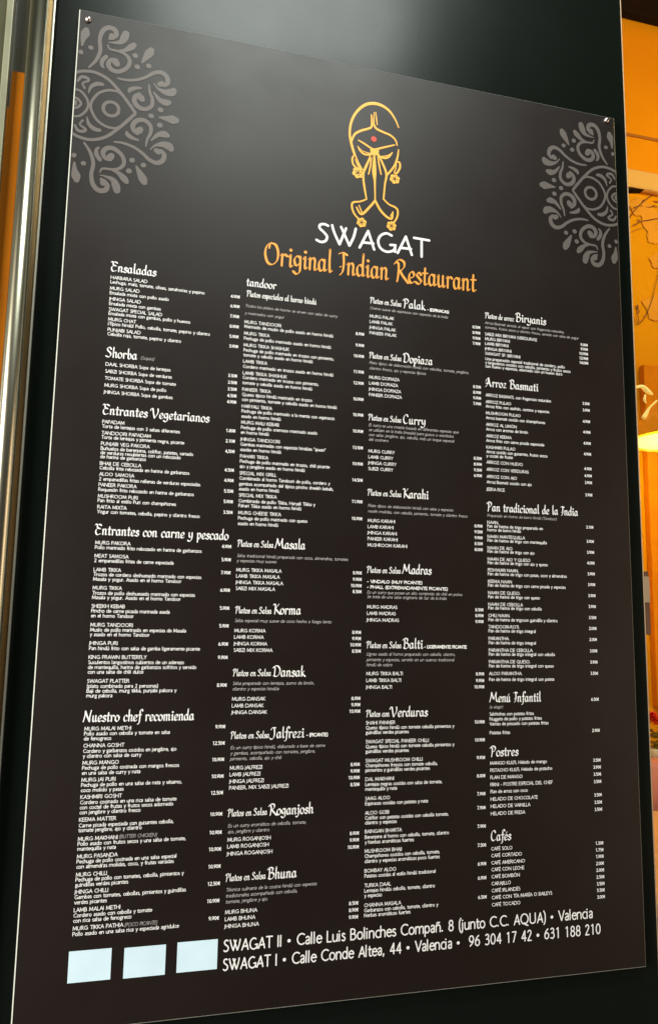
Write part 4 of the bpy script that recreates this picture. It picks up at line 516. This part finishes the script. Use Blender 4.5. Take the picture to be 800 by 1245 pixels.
# wall painting of a blossoming branch
mural = thing('branch_mural', 'painted brown blossoming branches over rose blooms on the orange back wall', 'mural', (0, BD - 0.004, Z0))
def flat(mb, p, y=0.0): pen_stroke(mb, [a*1000 if i % 3 != 2 else a for i, a in enumerate(p)], y, n=5, cap=0)
mb = MB()
for i, p in enumerate(ROOM['branches']): flat(mb, [q if k % 3 != 2 else q*0.8 for k, q in enumerate(p)], 1.0 + 0.3*i)
mb.build('branch', M_BRANCH, mural)
mb = MB()
rnd = random.Random(3)
for bi, (x, z, r) in enumerate(ROOM['blooms']):
    m0 = len(mb.v); n = 22
    for k in range(n):
        a = 2*math.pi*k/n; rr = r*(1 + 0.16*math.sin(5*a + x*9) + rnd.uniform(-.05, .05)); mb.v.append((x + rr*math.cos(a), -0.0002 - 0.00012*bi, z + rr*math.sin(a)*0.75))
    mb.f.append(tuple(range(m0, m0+n)))
mb.build('bloom', M_ROSE, mural)

# pendant lamp
LX, LY, LZ, LR = ROOM['lamp']
lamp = thing('pendant_lamp', 'amber metal pendant lamp glowing over the tables, seen through the window', 'lamp', (LX, LY, LZ + Z0))
M_SHADE = mat('shade_amber', (0.62, 0.22, 0.02), 0.16, spec=0.8)
nt = M_SHADE.node_tree; tl = nt.nodes.new('ShaderNodeBsdfTranslucent'); tl.inputs[0].default_value = (0.9, 0.40, 0.03, 1); ms = nt.nodes.new('ShaderNodeMixShader'); ms.inputs[0].default_value = 0.45
nt.links.new(nt.nodes['Principled BSDF'].outputs[0], ms.inputs[1]); nt.links.new(tl.outputs[0], ms.inputs[2]); nt.links.new(ms.outputs[0], nt.nodes['Material Output'].inputs[0])
mb = MB(); prof = [(LR, 0.0), (LR*0.97, 0.012), (LR*0.84, 0.05), (LR*0.62, 0.10), (LR*0.46, 0.135), (LR*0.34, 0.165), (LR*0.24, 0.19), (LR*0.19, 0.215), (LR*0.05, 0.235)]
mb.lathe(prof, 0, 0, 0, seg=40); mb.build('lamp_shade', M_SHADE, lamp, smooth=True)
mb = MB(); mb.lathe([(LR*0.005, 0.006), (LR*0.955, 0.006)], 0, 0, 0, seg=40)
mb.build('diffuser', mat('lamp_diffuser', (0.3, 0.22, 0.08), 0.6, spec=0.1, emit=(1.0, 0.84, 0.30), estr=1.15), lamp)
mb = MB(); mb.tube([(0, 0, 0.22), (0, 0, 3.39 - LZ)], 0.004, 8); mb.build('cord', M_DARK, lamp)
for p in ROOM['arms']:  # emission and pale yellow stand in for glints reflected by the lamp's glass curls
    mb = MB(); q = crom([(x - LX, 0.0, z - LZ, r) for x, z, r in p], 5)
    mb.tube([v[:3] for v in q], [max(0.0015, v[3]) for v in q], 8); mb.build('glass_arm_glint', mat('glass_arm_glint', (0.98, 0.80, 0.30), 0.12, spec=0.8, emit=(1.0, 0.72, 0.16), estr=0.45), lamp, smooth=True)
def pt(name, loc, e, col, r):
    d = bpy.data.lights.new(name, 'POINT'); d.energy = e; d.color = col; d.shadow_soft_size = r
    o = bpy.data.objects.new(name, d); COL.objects.link(o); o.location = (loc[0], loc[1], loc[2] + Z0); return o
pt('pendant_bulb', (LX, LY, LZ - 0.06), 10, (1.0, 0.86, 0.22), 0.06)
pt('room_bulb', (2.25, 0.35, 2.25), 23, (1.0, 0.82, 0.26), 0.15)

# narrow picture panel low on the wall, switch plate, table with flowers, bench
pn = MB(); pn.box(*ROOM['panel']); pn = pn.build('wall_panel', mat('burnt_orange', (0.76, 0.235, 0.003), 0.7, spec=0.1, var=0.08), bevel=0.003); pn.location = (0, 0, Z0)
tag(pn, 'deeper burnt orange panel on the wall behind the pendant lamp', 'wall panel')
sw = thing('switch_plate', 'small brown switch plate at the window edge on the yellow lit wall', 'switch', (ROOM['switch'][0], ROOM['switch'][1], ROOM['switch'][2] + Z0))
mb = MB(); mb.box(-0.02, 0.007, -0.012, 0, -0.085, 0.085); mb.build('plate', mat('brown_plate', (0.14, 0.05, 0.02), 0.4), sw, bevel=0.002)
mb = MB(); mb.box(-0.015, 0.004, -0.018, -0.0122, 0.0, 0.07); mb.build('rocker', mat('pale_rocker', (0.55, 0.42, 0.3), 0.4), sw, bevel=0.002)
T = ROOM['table']
tb = thing('dining_table', 'table with peach cloth just inside the window', 'table', (T[0], T[2], T[5] - 0.03 + Z0 - T[5] + T[4]))
mb = MB(); mb.box(0, T[1]-T[0], 0, T[3]-T[2], 0, 0.03); mb.build('tabletop', mat('peach_cloth', (0.80, 0.42, 0.19), 0.7, var=0.08, vscale=9), tb, bevel=0.006)
for lx in (0.05, T[1]-T[0]-0.09):
    for ly in (0.05, T[3]-T[2]-0.09):
        mb = MB(); mb.box(lx, lx+0.04, ly, ly+0.04, -0.72, -0.001); mb.build('leg', M_DARK, tb)
bx0, bx1, by, bz0, bz1 = ROOM['bench']
bn = thing('dining_bench', 'rose padded bench standing behind the peach table', 'bench', (bx0, by, Z0))
mb = MB(); mb.box(0, bx1-bx0, 0, 0.07, bz0, bz1); mb.build('backrest', mat('rose_vinyl', (0.62, 0.22, 0.17), 0.35, var=0.12, vscale=5), bn, bevel=0.02)
mb = MB(); mb.box(0, bx1-bx0, -0.30, -0.005, -0.42, -0.34); mb.build('seat', MATS['rose_vinyl'], bn, bevel=0.02)
mb = MB(); mb.box(0.02, bx1-bx0-0.02, -0.25, 0.05, -0.83, -0.425); mb.build('plinth', M_DARK, bn)
fx, fy, fz = ROOM['flower']
fl = thing('flower_pot', 'pot with one red bloom and yellow-green leaves on the shelf behind the bench', 'flower pot', (fx, fy, fz + Z0))
mb = MB(); mb.lathe([(0.0001, 0), (0.026, 0.0), (0.034, 0.06), (0.031, 0.062), (0.028, 0.05)], 0, 0, 0, seg=18); mb.build('pot', mat('cream_pot', (0.75, 0.62, 0.42), 0.4), fl, smooth=True)
mb = MB()
for i in range(46):
    a = rnd.uniform(0, 6.28); rr = rnd.uniform(0.005, 0.045); z = rnd.uniform(0.06, 0.125); s = rnd.uniform(0.012, 0.022); t = rnd.uniform(-1, 1)
    c = Vector((rr*math.cos(a), rr*math.sin(a), z)); u = Vector((math.cos(a+t), math.sin(a+t), 0.5)).normalized()*s; w = Vector((-math.sin(a), math.cos(a), 0.4)).normalized()*s*0.5
    mb.quad(tuple(c-u), tuple(c+w), tuple(c+u), tuple(c-w))
mb.build('foliage', mat('leaf_yellow_green', (0.34, 0.32, 0.05), 0.5, var=0.3, vscale=30), fl)
mb = MB()
for ring_, (rr, zz, n) in enumerate(((0.008, 0.165, 5), (0.018, 0.155, 7), (0.026, 0.142, 9))):
    for i in range(n):
        a = 2*math.pi*i/n + ring_; c = Vector((-0.012 + rr*math.cos(a), rr*math.sin(a), zz)); u = Vector((math.cos(a), math.sin(a), 0.3)).normalized()*0.012; w = Vector((-math.sin(a), math.cos(a), 0))*0.011; h = Vector((0, 0, 0.014))
        mb.quad(tuple(c-u-w), tuple(c-u+w+h), tuple(c+u+w+h), tuple(c+u-w))
mb.build('bloom', mat('red_petal', (0.70, 0.03, 0.01), 0.5), fl)
sh = MB(); sh.box(fx-0.10, fx+0.6, fy-0.06, BD-0.001, fz-0.03, fz-0.0005); sh = sh.build('wall_shelf', mat('shelf_brown', (0.20, 0.08, 0.03), 0.5), bevel=0.003); sh.location = (0, 0, Z0)
tag(sh, 'brown wall shelf carrying the red flower pot', 'shelf')
